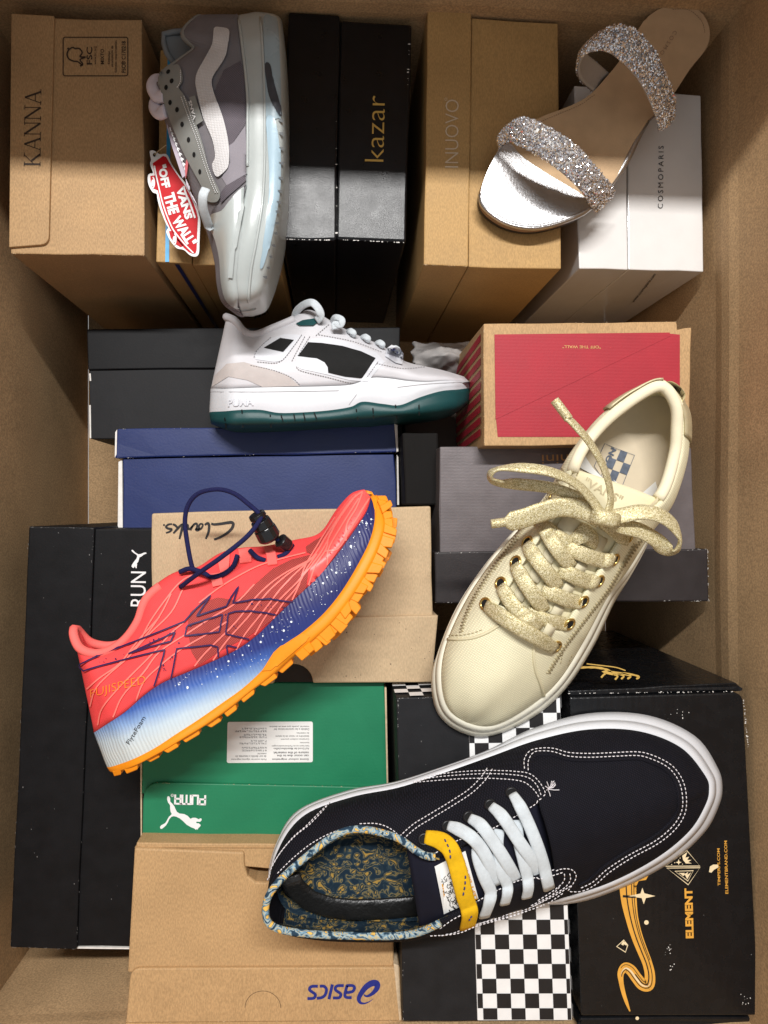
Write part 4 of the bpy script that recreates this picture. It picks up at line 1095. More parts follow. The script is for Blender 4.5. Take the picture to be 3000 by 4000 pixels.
# eyelets and laces
eyeL = Kz((908, 455), (1035, 385), (1150, 335), (1265, 270), (1380, 205))
for p in eyeL: eyelet(p, surf([upper]), .0042, .0012, M['black_eyelet'], M['hole'], nv)
g = surf([upper, tng])
rows = [([(915, 440), (990, 455), (1050, 500), (1085, 600), (1120, 740), (1150, 830), (1140, 925)], 'yellow_lace', .0145),
        ([(1040, 380), (1100, 400), (1190, 460), (1250, 560), (1300, 690)], 'white_lace', .0108),
        ([(1155, 340), (1220, 380), (1300, 490), (1360, 590), (1400, 665)], 'white_lace', .0108),
        ([(1270, 275), (1330, 330), (1410, 450), (1480, 550), (1520, 635)], 'white_lace', .0108),
        ([(1385, 210), (1430, 290), (1490, 430), (1540, 570), (1580, 715)], 'white_lace', .0108)]
cross = [([(1215, 440), (1190, 520), (1225, 640), (1265, 740), (1230, 865)], .0105), ([(1310, 395), (1300, 480), (1310, 600), (1355, 700), (1340, 795)], .0095), ([(1405, 345), (1410, 450), (1435, 560), (1465, 680), (1458, 760)], .0100)]
for pts, wd in cross: lace('lace', [(x, y, .002 + .003 * math.sin(math.pi * i / (len(pts) - 1))) for i, (x, y) in enumerate(Kz(*pts))], g, wd, .0032, M['white_lace'], nv)
ll = []
for pts, m_, wd in rows:
    k = len(pts) - 1
    ll.append(lace('lace', [(x, y, .0015 + (.0075 if m_[0] == 'y' else .0065) * math.sin(math.pi * min(1, i / k * .95 + .05))) for i, (x, y) in enumerate(Kz(*pts))], g, wd, .0034, M[m_], nv, taper=lambda t: .75 + .25 * min(1, t * 5)))
ll[0]['label'] = 'single yellow lace nearest the ankle opening'
stitch('lace_thread', [Kz((1020, 455), (1045, 510), (1050, 570)), Kz((1130, 650), (1128, 700), (1115, 770)), Kz((1150, 890), (1168, 860))], surf([ll[0]], .0004), 11, 9, .0006, M['ink_blue'], nv)
# tongue label
P = Print(); P.patch(Kz((962, 600), (1130, 515), (1200, 770), (1012, 855)), surf([tng], .0008), 12); lab = P.make('tongue_label', M['sticker'], nv)
P = Print(); rw = random.Random(6); mp = surf([tng], .0014)
for k in range(46):
    a = rw.uniform(0, 1); b = rw.uniform(0, 1); x = 1005 + 70 * a + 40 * (b - .2); y = 640 + 190 * b - 20 * a
    w_ = rw.uniform(6, 18); P.line(Kz((x, y), (x + rw.uniform(-14, 14), y + w_), (x + rw.uniform(-16, 16), y + 1.6 * w_)), 2.6, mp)
P.make('label_drawing', M['ink_black'], lab, kind='stuff')
P = Print(); P.text('THE', *Kz((1022, 760), (1010, 690)), 10, mp, .03); P.text('LEFT BEHIND', *Kz((1195, 770), (1120, 545)), 12, mp, .03); P.make('label_text', M['ink_orange'], lab)
# frayed thread at the eyestay tip
V = []; F = []; rw = random.Random(8)
for k in range(14):
    c = g(*Kz((1575, 185))[0]); d = Vector((rw.gauss(.4, .5), rw.gauss(.5, .4), rw.uniform(.2, .8))).normalized() * rw.uniform(.004, .010)
    v, f = tube([c, c + d * .5 + Vector((rw.gauss(0, .001), 0, .001)), c + d], .0003, 4); o = len(V); V += v; F += [tuple(o + i for i in q) for q in f]
mk('loose_threads', V, F, M['thread_white'], nv, kind='stuff')
# ------------------------------------------------------------------ cream canvas sneaker with gold laces
ZB = .3755; ZS = .398
st = [((1425, 850), (1425, 850), (1437, 823), .458, (1437, 823), .458),
      ((1372, 866), (1462, 885), (1381, 842), .456, (1472, 868), .456),
      ((1313, 906), (1466, 955), (1316, 890), .450, (1476, 930), .450),
      ((1264, 958), (1457, 1025), (1264, 951), .446, (1468, 992), .446),
      ((1216, 1022), (1432, 1098), (1234, 1008), .455, (1434, 1080), .452),
      ((1166, 1092), (1396, 1166), (1218, 1078), .466, (1372, 1125), .462),
      ((1112, 1153), (1353, 1237), (1172, 1150), .463, (1322, 1196), .460),
      ((1058, 1218), (1310, 1292), (1122, 1226), .456, (1272, 1271), .454),
      ((1005, 1297), (1260, 1388), (1076, 1306), .447, (1217, 1362), .446),
      ((965, 1383), (1206, 1473), (1030, 1395), .438, (1160, 1441), .437),
      ((952, 1457), (1143, 1528), (1000, 1466), .428, (1105, 1500), .428),
      ((965, 1527), (1066, 1568), (990, 1526), .414, (1050, 1548), .414),
      ((1008, 1562), (1008, 1562), (1008, 1562), ZS, (1008, 1562), ZS)]
cr_ = thing('canvas_sneaker', 'cream canvas sneaker with sparkling gold laces tied in a bow', 'shoe', U(*D((1200, 1200))[0], ZB))
Gc, Lc, Rc = top_shoe(st, 8, 4, .007, .009, ZS)
iT = int(8.0 * 8)
Gc = smooth_grid(Gc, int(8.1 * 8), 16); Gc = smooth_grid(Gc, 1, 1)
upper = gmesh('upper', Gc, M['cream_canvas'], cr_, keep=lambda i, k: not (8 <= k < 24 and i < iT), up=(0, 0, 1)); solid(upper, .003)
gmesh('lining', inset(Gc, .006)[:44], M['cream_lining'], cr_, keep=lambda i, k: not (8 <= k < 24), up=(0, 0, 1))
fb = []
for i in range(0, 48):
    a, b = Gc[i][0], Gc[i][-1]; fb.append([a.lerp(b, t) + Vector((0, 0, .002 + .003 * (2 * t - 1) ** 2)) for t in [.05 + .9 * k / 10 for k in range(11)]])
bed = gmesh('footbed', fb, M['insole_beige'], cr_, up=(0, 0, 1))
rim = [Gc[i][8] for i in range(34, -1, -1)] + [Gc[i][24] for i in range(1, 34)]
cc_ = sum(rim, Vector()) / len(rim)
v, f = tube([p + Vector((cc_.x - p.x, cc_.y - p.y, 0)).normalized() * .0045 + Vector((0, 0, -.003)) for p in rim], .0052, 10); mk('padded_collar', v, f, M['cream_lining'], cr_, True)
tg = []
for i in range(int(4.05 * 8), int(8.2 * 8)):
    a, b = Gc[i][7], Gc[i][25]
    tg.append([a.lerp(b, t) + Vector((0, 0, -.004 + .010 * (1 - (2 * t - 1) ** 2))) for t in [k / 12 for k in range(13)]])
tng = solid(gmesh('tongue', tg, M['cream_twill'], cr_, up=(0, 0, 1)), .003)
bL = [(1420, 858), (1372, 872), (1318, 912), (1270, 965), (1220, 1030), (1168, 1098), (1106, 1158), (1043, 1232), (984, 1322), (945, 1420), (933, 1475), (948, 1543)]
bR = [(1062, 1587), (1150, 1549), (1220, 1488), (1280, 1398), (1326, 1300), (1362, 1240), (1398, 1168)]
tops = list(Lc) + [Rc[i] for i in range(len(Rc) - 2, 0, -1)]
bots = [U(*D(p)[0], ZB) for p in bL] + [U(*D((1000, 1582))[0], ZB)] + [U(*D(p)[0], ZB) for p in bR] + [Vector((Rc[i].x, Rc[i].y, ZB)) for i in (4, 3, 2, 1)]
sole = loop_sole('sole', tops, bots, ZS, ZB, M['cream_rubber'], cr_)
P1 = zm(1650, 1430, .6631); P2 = zm(1650, 2100, .6631)
g = surf([upper, tng]); gu = surf([upper])
# toe cap seam, overlays
for path in (P2((150, 598), (220, 600), (300, 590), (380, 560), (455, 515)), P2((660, 630), (655, 700), (665, 780), (690, 850), (715, 925), (725, 935))):
    q = smoothline(path, 6); v, f = tube([surf([upper], .0002)(p.x, p.y) for p in q], .0013, 6); mk('seam_edge', v, f, M['cream_twill'], cr_, True)
def toe_panel(name, pts, mt, step=14, e=.0012):
    P = Print(); P.patch(pts, surf([upper], e), step); return P.make(name, mt, cr_, smooth=True)
zz = [P1((830, 605), (790, 700), (720, 790), (640, 880), (560, 1000), (470, 1130), (420, 1200)), P2((560, 0), (440, 150), (360, 270), (290, 390), (245, 500), (230, 560)),
      P1((1290, 1020), (1240, 1090), (1180, 1180)), P2((1250, 40), (1180, 160), (1100, 300), (1000, 430), (900, 560), (840, 640), (780, 730), (740, 800))]
stitch('zigzag_stitching', zz, surf([upper], .0005), 9, 4, .00042, M['thread_tan'], cr_, zig=8)
stitch('stitching', [P2((825, 680), (810, 750)), P2((880, 690), (850, 760)), P2((150, 575), (230, 575), (300, 562), (360, 540))], surf([upper], .0005), 9, 6, .00035, M['thread_tan'], cr_)
# champagne heel tab
def outset(G, e, i0, i1, ks):
    out = []
    for i in range(i0, i1):
        c = (Gc[i][0] + Gc[i][-1]) / 2 if i > 6 else (Gc[8][0] + Gc[8][-1]) / 2
        out.append([G[i][k] + Vector((G[i][k].x - c.x, G[i][k].y - c.y, .004)).normalized() * e for k in ks])
    return out
for ks, i1 in ((range(1, 9), 16), (range(31, 23, -1), 18)):
    solid(gmesh('heel_tab', outset(Gc, .0022, 0, i1, ks), M['gold_leather'], cr_, up=(0, 0, 1)), .0015)
# insole print
bmp = surf([bed], .0008)
P = Print(); q00, q10, q11, q01 = map(Vector, P1((1125, 480), (1248, 525), (1178, 700), (1050, 650)))
for i in range(3):
    for j in range(3):
        if (i + j) % 2 == 0: continue
        f = lambda u, v: q00.lerp(q10, u).lerp(q01.lerp(q11, u), v)
        P.patch([tuple(f(i / 3, j / 3)), tuple(f((i + 1) / 3, j / 3)), tuple(f((i + 1) / 3, (j + 1) / 3)), tuple(f(i / 3, (j + 1) / 3))], bmp, 18)
P.line([tuple(q00), tuple(q10), tuple(q11), tuple(q01)], 2.5, bmp, closed=True)
P.line(P1((1125, 480), (1072, 456), (1010, 590), (1050, 650)), 2.5, bmp)
P.text('NO', *P1((1110, 478), (1070, 560)), 24, bmp, .03)
P.make('insole_print', mat('blue_grey_ink', (.10, .12, .16), .6, .3, 200, 0), cr_)
P = Print(); P.patch(P1((945, 465), (930, 500), (900, 540), (890, 580), (1000, 640), (1060, 660), (1000, 600), (960, 540)), surf([bed], .0016), 20); P.patch(P1((1120, 670), (1190, 720), (1290, 750), (1370, 680), (1380, 720), (1360, 765), (1270, 765), (1180, 745)), surf([bed], .0016), 20)
P.make('insole_paper', M['sticker'], cr_)
# tongue print
P = Print(); P.text('"VANS"', *P1((945, 700), (1160, 815)), 34, surf([tng], .0008), .02); P.make('tongue_print', M['gold_leather'], cr_)
# eyelets
eL = P1((770, 770), (690, 915), (618, 1038), (550, 1155)) + P2((462, 270), (372, 392))
eR = P1((1212, 1008), (1130, 1142)) + P2((1040, 256), (948, 378), (866, 510), (786, 642))
for p in eL + eR: eyelet(p, gu, .0050, .0013, M['brass'], M['hole'], cr_)
# webbing loops under the laces
for a, b in ((P1((760, 970)), P1((900, 905))), ):
    pass
for c in [P1((860, 940))[0], P1((1020, 1040))[0]] + P2((745, 105), (925, 175), (665, 220), (850, 300), (575, 330), (790, 425), (740, 540)):
    q, nn = g(c[0], c[1], .0025, True); ax = (U(*D((1437, 823))[0], .43) - U(*D((1008, 1562))[0], .43)).normalized(); ay = ax.cross(nn).normalized()
    big = c[1] < 2160; w2 = .0135 if big else .0085; l2 = .013 if big else .009
    V = [q + ay * sx * w2 * .6 + ax * sy * l2 * .8 - nn * (.004 if abs(sy) == 1 else 0) for sx in (-1, 1) for sy in (-1, -.6, 0, .6, 1)]
    o = mk('webbing_loop', V, [(k, k + 5, k + 6, k + 1) for k in range(4)], M['cream_webbing'], cr_, True); solid(o, .0015)
# lower bars: one lace per eyelet pair, drawn over from the right, then from the left
W_ = .0132
def cl(pts, h=.006, conv=P2, wd=W_, **k):
    q = conv(*pts); n = len(q) - 1
    return lace('lace', [(x, y, .001 + h * math.sin(math.pi * min(.97, max(.06, i / n)))) for i, (x, y) in enumerate(q)], g, wd, .0036, M['lurex'], cr_, taper=lambda t: .8 + .2 * min(1, t * 6, (1 - t) * 6), **k)
cl([(1120, 135), (1050, 130), (960, 105), (890, 75), (830, 60)], .005); cl([(1030, 262), (950, 250), (870, 215), (800, 185)], .005)
cl([(938, 382), (850, 362), (770, 330), (700, 300)], .005); cl([(855, 512), (770, 490), (690, 470), (610, 430)], .005)
cl([(700, -90), (740, 0), (800, 90), (880, 170)], .008); cl([(615, 40), (660, 120), (730, 210), (800, 290)], .008); cl([(545, 160), (590, 250), (650, 340), (720, 430)], .008)
cl([(462, 285), (520, 380), (600, 460), (690, 530)], .008); cl([(375, 400), (460, 455), (560, 520), (680, 590), (780, 655)], .008)
cl([(770, 770), (850, 780), (930, 800), (990, 850)], .005, P1, .016); cl([(1205, 1015), (1150, 980), (1090, 930), (1050, 900)], .006, P1, .016)
cl([(690, 925), (780, 1000), (880, 1060)], .004, P1, .013); cl([(900, 960), (960, 1020), (950, 1050)], .004, P1, .02)
# the bow
def fl(name, pts, wd, nrm=None, th=.0032, **k):
    return free_lace(name, pts, wd, th, M['lurex'], cr_, conv=P1, normals=nrm, n=7, **k)
kz = .492
fl('lace', [(1065, 895, kz), (1000, 790, .497), (900, 690, .503), (760, 625, .508), (600, 600, .508), (450, 605, .505), (400, 645, .500), (440, 685, .494), (560, 695, .488), (740, 715, .486), (880, 760, .487), (990, 830, .489), (1060, 900, kz)], .0098,
   [(0, .6, .8)] * 5 + [(0, 1, .3), (-1, 0, .2), (0, -1, .3)] + [(0, -.3, .9)] * 5)
fl('lace', [(1060, 905, kz), (960, 850, .490), (820, 830, .486), (700, 860, .482), (600, 895, .480), (520, 915, .480), (480, 920, .480)], .0165, [(0, -.2, 1)] * 7, taper=lambda t: 1 if t < .82 else max(.42, 1 - (t - .82) * 3.4))
fl('lace_tip', [(490, 918, .480), (450, 924, .4795), (405, 930, .479)], .0075, round_=True)
fl('lace', [(1090, 885, kz), (1110, 780, .494), (1090, 660, .499), (1040, 540, .504), (970, 430, .508), (900, 350, .510), (850, 300, .510)], .0108, [(.7, .2, .7)] * 7, taper=lambda t: 1.05 - .25 * t)
fl('lace_tip', [(862, 312, .510), (820, 255, .510), (778, 200, .509)], .0076, round_=True)
fl('lace', [(1080, 900, kz), (1180, 880, .492), (1290, 860, .494), (1400, 880, .494), (1480, 940, .491), (1518, 1020, .486), (1490, 1090, .480), (1430, 1075, .477), (1370, 1020, .480), (1280, 970, .484), (1180, 945, .487), (1090, 915, kz)], .0135,
   [(0, .4, .9)] * 4 + [(.4, .3, .8), (.9, 0, .4), (.3, -.8, .4), (-.3, -.5, .8)] + [(0, .2, 1)] * 4)
fl('lace', [(1070, 900, kz), (1120, 950, .486), (1170, 1000, .476), (1215, 1015, .470)], .0130, [(0, 0, 1)] * 4)
q = U(*P1((1068, 898))[0], kz)
v, f = strap([q + Vector((-.010, .002, .001)), q + Vector((-.004, .001, .005)), q + Vector((.004, -.001, .005)), q + Vector((.010, -.002, .001))], .013, .009); mk('bow_knot', v, f, M['lurex'], cr_, True)
# ------------------------------------------------------------------ shoes lying on their sides
def side_shoe(st, conv, zc, n=7, sub=4, crown=.004):
    """st: (B, O, J, T, half width, top half width) per station, heel to toe, measured on the side that faces up"""
    def pt(p, z): q = conv(p)[0]; return U(q[0], q[1], z)
    nearU = [[], [], [], []]; nearS = [[], [], [], []]
    for B_, O_, J_, T_, w_, tw in st:
        J_, T_ = Vector(J_), Vector(T_)
        ws = [w_, w_ * 1.02, w_ + (tw - w_) * .42, tw]
        for k, t in enumerate((0, .33, .68, 1)):
            p = J_.lerp(T_, t); nearU[k].append(pt(tuple(p), zc + ws[k]))
        O2, B2 = Vector(O_), Vector(B_); mid = J_.lerp(O2, .5)
        nearS[0].append(pt(tuple(J_), zc + w_ * 1.03)); nearS[1].append(pt(tuple(mid), zc + w_ * 1.08)); nearS[2].append(pt(tuple(O2), zc + w_ * 1.06)); nearS[3].append(pt(tuple(B2), zc + w_ * .93))
    mir = lambda c: [Vector((v.x, v.y, 2 * zc - v.z)) for v in c]
    top = []
    for i in range(len(st)):
        a, b = nearU[3][i], mir([nearU[3][i]])[0]; j = nearU[0][i]; o = Vector((a.x - j.x, a.y - j.y, 0)); o = o.normalized() if o.length > 1e-4 else o
        top.append((a + b) / 2 + o * crown * min(1, st[i][5] / .012))
    cu = nearU + [top] + [mir(c) for c in nearU[::-1]]
    cs = nearS + [mir(c) for c in nearS[::-1]]
    return grid(cu, n, sub), grid(cs, n, sub)
def gradient_mat(name, p0, p1, stops, root, rough=.45, stripes=None, spec=.4):
    """dyed foam: colour runs along the sole from p0 to p1 (object space)"""
    m, nt, b = new_mat(name); N = nt.nodes; L = nt.links
    o = BASE[root.name]; a = Vector(p0) - o; d = Vector(p1) - Vector(p0)
    tc = N.new('ShaderNodeTexCoord'); sb = N.new('ShaderNodeVectorMath'); sb.operation = 'SUBTRACT'; L.new(tc.outputs['Object'], sb.inputs[0]); sb.inputs[1].default_value = a
    dt = N.new('ShaderNodeVectorMath'); dt.operation = 'DOT_PRODUCT'; L.new(sb.outputs[0], dt.inputs[0]); dt.inputs[1].default_value = d / d.length_squared
    nz = N.new('ShaderNodeTexNoise'); nz.inputs['Scale'].default_value = 90; L.new(tc.outputs['Object'], nz.inputs['Vector'])
    ma = N.new('ShaderNodeMath'); ma.operation = 'MULTIPLY_ADD'; L.new(nz.outputs[0], ma.inputs[0]); ma.inputs[1].default_value = .05; L.new(dt.outputs['Value'], ma.inputs[2])
    cr = N.new('ShaderNodeValToRGB'); el = cr.color_ramp.elements
    el[0].position, el[0].color = stops[0][0], (*stops[0][1], 1); el[1].position, el[1].color = stops[-1][0], (*stops[-1][1], 1)
    for p, c in stops[1:-1]: e = el.new(p); e.color = (*c, 1)
    L.new(ma.outputs[0], cr.inputs[0]); L.new(cr.outputs[0], b.inputs['Base Color'])
    b.inputs['Roughness'].default_value = rough; b.inputs['Specular IOR Level'].default_value = spec
    if stripes:
        mp = N.new('ShaderNodeMapping'); mp.inputs['Rotation'].default_value = (0, 0, stripes[0]); L.new(tc.outputs['Object'], mp.inputs[0])
        wv = N.new('ShaderNodeTexWave'); wv.inputs['Scale'].default_value = stripes[1]; wv.inputs['Distortion'].default_value = 5; wv.inputs['Detail'].default_value = 1; wv.inputs['Detail Scale'].default_value = .6
        L.new(mp.outputs[0], wv.inputs['Vector'])
        bp = N.new('ShaderNodeBump'); bp.inputs['Strength'].default_value = stripes[2]; bp.inputs['Distance'].default_value = .0015; L.new(wv.outputs[1], bp.inputs['Height']); L.new(bp.outputs[0], b.inputs['Normal'])
    return m
M['coral'] = mat('coral_knit', (.93, .078, .080), .7, .08, 60, .3, 900, .2, weave=(.9, 300, .16, .8))
M['coral_light'] = mat('light_coral_webbing', (.95, .165, .145), .7, .05, 60, .3, 900, .2)
M['coral_vein'] = mat('coral_film', (.95, .21, .175), .45, .04, 60, .05, 500, .35)
M['coral_mesh'] = mat('rust_mesh', (.52, .075, .065), .7, .12, 60, .4, 900, .25, weave=(.6, 260, .55, 1.0))
M['purple_line'] = mat('purple_film', (.030, .012, .075), .45, .05, 60, 0)
M['navy_cord'] = mat('navy_cord', (.016, .018, .085), .75, .15, 400, .5, 1500, .2, weave=(.8, 900, .3, 1.0))
M['black_plastic'] = mat('black_plastic', (.010, .010, .011), .22, .1, 60, .03, 400, .5)
M['orange_rubber'] = mat('orange_rubber', (.86, .275, .009), .5, .05, 60, .08, 500, .35)
M['white_ink2'] = mat('white_splatter', (.78, .84, .88), .5, .03, 60, 0)
M['orange_film'] = mat('orange_film', (.95, .27, .02), .5, .04, 60, 0)
# ---- coral trail runner
zc = .386
runner = thing('trail_running_shoe', 'coral trail running shoe with navy speckled midsole and orange lugs', 'shoe', U(*Fz((700, 750))[0], .334))
st = [((262, 1283), (243, 1262), (187, 1115), (97, 672), .004, .003), ((345, 1268), (330, 1243), (245, 1080), (122, 752), .031, .014), ((470, 1205), (440, 1190), (320, 1030), (210, 776), .039, .019),
      ((572, 1145), (540, 1125), (400, 960), (305, 728), .041, .021), ((680, 1080), (640, 1060), (480, 905), (372, 640), .040, .021), ((780, 1010), (740, 990), (580, 862), (412, 535), .039, .019),
      ((872, 935), (830, 925), (690, 815), (520, 452), .039, .016), ((965, 868), (912, 848), (800, 762), (630, 425), .041, .014), ((1045, 798), (990, 752), (890, 698), (730, 362), .044, .013),
      ((1125, 732), (1085, 685), (980, 610), (830, 338), .047, .012), ((1215, 650), (1175, 606), (1060, 535), (930, 330), .047, .012), ((1300, 545), (1252, 512), (1140, 460), (1060, 300), .045, .010),
      ((1372, 430), (1322, 398), (1220, 370), (1165, 268), .041, .008), ((1428, 310), (1376, 288), (1300, 260), (1235, 165), .034, .006), ((1448, 200), (1398, 188), (1362, 165), (1300, 90), .023, .004), ((1405, 92), (1385, 95), (1380, 100), (1352, 70), .002, .001)]
Gu, Gs = side_shoe(st, Fz, zc)
Gu = smooth_grid(Gu, 1, 2)
n7 = 7
upper = gmesh('upper', Gu, M['coral'], runner, keep=lambda i, k: not (12 <= k < 20 and i < int(5.4 * n7)), up=(0, 0, 1)); solid(upper, .003)
gmesh('lining', [[Vector((v.x, v.y, zc + (v.z - zc) * .86)) for v in r_] for r_ in Gu[:int(5.6 * n7)]], M['coral_light'], runner, keep=lambda i, k: not (12 <= k < 20), up=(0, 0, 1))
v, f = tube([Gu[i][12] for i in range(int(5.6 * n7), -1, -1)] + [Gu[i][20] for i in range(1, int(5.6 * n7))], .0042, 8); mk('collar', v, f, M['coral_light'], runner, True)
p0, p1 = U(*Fz((250, 1200))[0], zc), U(*Fz((125, 887))[0], zc)
mids = gradient_mat('speckled_midsole_foam', p0, p1, [(.06, (.62, .67, .67)), (.22, (.52, .62, .70)), (.36, (.24, .37, .62)), (.50, (.05, .12, .40)), (.64, (.022, .038, .19)), (.95, (.018, .022, .115))], runner, stripes=(-.30, 95, .2))
mid = gmesh('midsole', Gs, mids, runner, keep=lambda i, k: k < 8 or k >= 20, up=(0, 0, 1))
# the foam's dye also fades towards the heel's ground edge; outsole
outs = gmesh('outsole', [[Gs[i][k] for k in range(8, 21)] for i in range(len(Gs))], M['orange_rubber'], runner)
solid(outs, .002, 1)
gS = surf([mid]); gU = surf([upper], .0006)
# lugs: one block each
rw = random.Random(21); edge = [Gs[i][12] for i in range(len(Gs))]; E2 = resample(edge, 60)
for k in range(1, 58):
    if k < 34 and k % 3: continue
    p = E2[k]; d = (E2[k + 1] - E2[k - 1]).normalized(); o = Vector((-d.y, d.x, 0)); c0 = U(*Fz((600, 700))[0], zc)
    if o.dot(Vector((p.x - c0.x, p.y - c0.y, 0))) < 0: o = -o
    big = k > 30
    for lvl in range(2 if big else 1):
        L_ = rw.uniform(.0075, .0135) if big else rw.uniform(.013, .019); H_ = rw.uniform(.0035, .0095) if big else rw.uniform(.0016, .0030); Wd = rw.uniform(.010, .015)
        zt = (.0065 if lvl == 0 else -.012) * (1 if big else .6) + rw.uniform(-.002, .002); sh = rw.uniform(-.004, .004)
        c = p + o * (.001 + lvl * .003) + d * (lvl * .005) + Vector((0, 0, zt))
        V = []
        for sz in (0, -1):
            for a_, h_ in ((-L_ / 2, -.004), (L_ / 2, -.004), (L_ / 2 * .75 + sh, H_), (-L_ / 2 * .75 + sh, H_)):
                V.append(c + d * a_ + o * h_ + Vector((0, 0, sz * Wd)))
        bev(mk('lug', V, [(0, 1, 2, 3), (7, 6, 5, 4), (0, 4, 5, 1), (1, 5, 6, 2), (2, 6, 7, 3), (3, 7, 4, 0)], M['orange_rubber'], runner), .0007, 1)
# rand: orange edge climbing the toe and the mid flank
P = Print(); P.patch(Fz((910, 850), (960, 770), (990, 742), (1040, 722), (1085, 690), (1120, 705), (1010, 800), (950, 850)), surf([mid, outs], .0012), 14); P.make('rand', M['orange_rubber'], runner, smooth=True)
P = Print(); P.patch(Fz((1352, 70), (1385, 78), (1408, 120), (1402, 180), (1392, 150), (1380, 100)), surf([mid, outs, upper], .0012), 12); P.make('rand', M['orange_rubber'], runner, smooth=True)
# mesh windows
for pts in ([(592, 640), (600, 600), (650, 560), (720, 535), (800, 548), (880, 480), (960, 410), (1040, 372), (1128, 350), (1112, 420), (1100, 495), (1040, 560), (960, 628), (850, 705), (740, 760), (640, 826), (606, 770), (594, 700)],
            [(1100, 318), (1140, 290), (1180, 268), (1160, 310), (1128, 350), (1104, 342)]):
    P = Print(); P.patch(Fz(*pts), surf([upper], .0005), 16); P.make('mesh_panel', M['coral_mesh'], runner, smooth=True)
# film over the toe
P = Print(); P.patch(Fz((1110, 500), (1118, 420), (1135, 355), (1190, 260), (1240, 170), (1300, 95), (1352, 72), (1378, 105), (1330, 200), (1260, 300), (1180, 415)), surf([upper], .0007), 16)
P.make('toe_film', mat('coral_toe_film', (.90, .11, .10), .38, .12, 40, .1, 400, .4), runner, smooth=True)
# veins
P = Print(); veins = [[(205, 1085), (225, 1010), (300, 920), (420, 800), (520, 690), (580, 640)], [(172, 1005), (195, 930), (250, 870), (330, 800), (420, 700), (520, 600), (570, 500)], [(158, 930), (210, 885), (300, 820), (380, 720), (470, 620)],
     [(270, 1050), (310, 960), (400, 860), (470, 770), (590, 690), (700, 620), (800, 560), (880, 480)], [(360, 1000), (400, 900), (470, 830), (560, 760), (680, 690), (760, 640)], [(380, 740), (430, 640), (500, 540), (560, 470), (630, 430)], [(340, 780), (420, 690), (480, 600), (520, 520)],
     [(620, 830), (660, 780), (720, 720), (800, 640), (900, 520), (1000, 440), (1130, 370)], [(700, 805), (760, 720), (850, 620), (930, 520), (1020, 440), (1130, 365), (1200, 260), (1290, 130), (1345, 80)], [(800, 760), (840, 690), (920, 590), (990, 500), (1060, 430), (1140, 360)],
     [(880, 695), (930, 610), (990, 540), (1080, 450), (1170, 340), (1240, 210), (1320, 95)], [(960, 625), (1000, 560), (1060, 490), (1100, 420), (1150, 350)], [(1040, 545), (1070, 480), (1100, 400), (1160, 300), (1230, 190)], [(1110, 480), (1140, 400), (1190, 330), (1210, 260), (1290, 130)],
     [(1190, 395), (1200, 330), (1250, 240), (1330, 110)], [(1270, 290), (1280, 220), (1320, 150), (1345, 85)], [(1180, 340), (1240, 320), (1290, 240), (1370, 110)], [(640, 560), (720, 500), (800, 450), (900, 400), (1000, 370), (1100, 345)]]
for s in veins: P.line(Fz(*s), 5.5, surf([upper], .0011), n=5)
P.make('veins', M['coral_vein'], runner, smooth=True)
# side mark: outlined crossing stripes
P = Print(); mk_lines = [[(125, 825), (580, 640), (630, 585), (695, 528), (632, 618), (762, 575), (783, 535), (815, 490), (790, 562), (870, 546), (950, 540), (1050, 554)],
      [(125, 825), (150, 850), (495, 760), (470, 840), (445, 915)], [(518, 887), (545, 755), (690, 738), (722, 745), (724, 790)], [(340, 780), (540, 685), (520, 725), (430, 750), (340, 780)],
      [(592, 658), (745, 610), (730, 682), (580, 702), (592, 658)], [(990, 612), (930, 598), (860, 592), (800, 596), (770, 605), (757, 690), (858, 712)], [(760, 740), (765, 780)], [(760, 738), (805, 748)]]
mpl = surf([upper], .0024)
for s in mk_lines: P.line(Fz(*s), 6.0, mpl, fine=8)
rw = random.Random(31)
for k in range(60):
    a = rw.choice([((150, 838), (560, 680)), ((460, 890), (600, 660)), ((560, 700), (860, 560)), ((700, 730), (900, 570)), ((870, 560), (1030, 580))]); t = rw.random()
    x = a[0][0] + (a[1][0] - a[0][0]) * t + rw.gauss(0, 7); y = a[0][1] + (a[1][1] - a[0][1]) * t + rw.gauss(0, 7); s = rw.choice([1.2, 1.6, 2, 2.6, 4])
    P.poly([(q[0], q[1]) for q in Fz(*[(x + s * rw.uniform(.5, 1.5) * math.cos(b), y + s * rw.uniform(.5, 1.5) * math.sin(b)) for b in [i * 1.05 for i in range(6)]])], surf([upper], .0015) if k == 0 else P.mp) if False else None
P.make('side_mark', M['purple_line'], runner)
mpu = surf([upper], .0016); P = Print()
for k in range(60):
    a = rw.choice([((150, 838), (560, 680)), ((460, 890), (600, 660)), ((560, 700), (860, 560)), ((700, 730), (900, 570)), ((870, 560), (1030, 580))]); t = rw.random()
    x = a[0][0] + (a[1][0] - a[0][0]) * t + rw.gauss(0, 7); y = a[0][1] + (a[1][1] - a[0][1]) * t + rw.gauss(0, 7); s = rw.choice([1.2, 1.6, 2, 2.6, 4])
    P.poly(Fz(*[(x + s * rw.uniform(.5, 1.5) * math.cos(b), y + s * rw.uniform(.5, 1.5) * math.sin(b)) for b in [i * 1.05 for i in range(6)]]), mpu)
P.make('mark_specks', M['purple_line'], runner, kind='stuff')
P = Print(); P.text('FUJISPEED', *Fz((180, 975), (415, 912)), 38, mpu, -.02, shear=.2); P.make('lettering', M['orange_film'], runner)
P = Print(); P.text('FlyteFoam', *Fz((345, 1172), (415, 1058)), 22, surf([mid], .0008), -.004); P.make('lettering', M['ink_black'], runner)
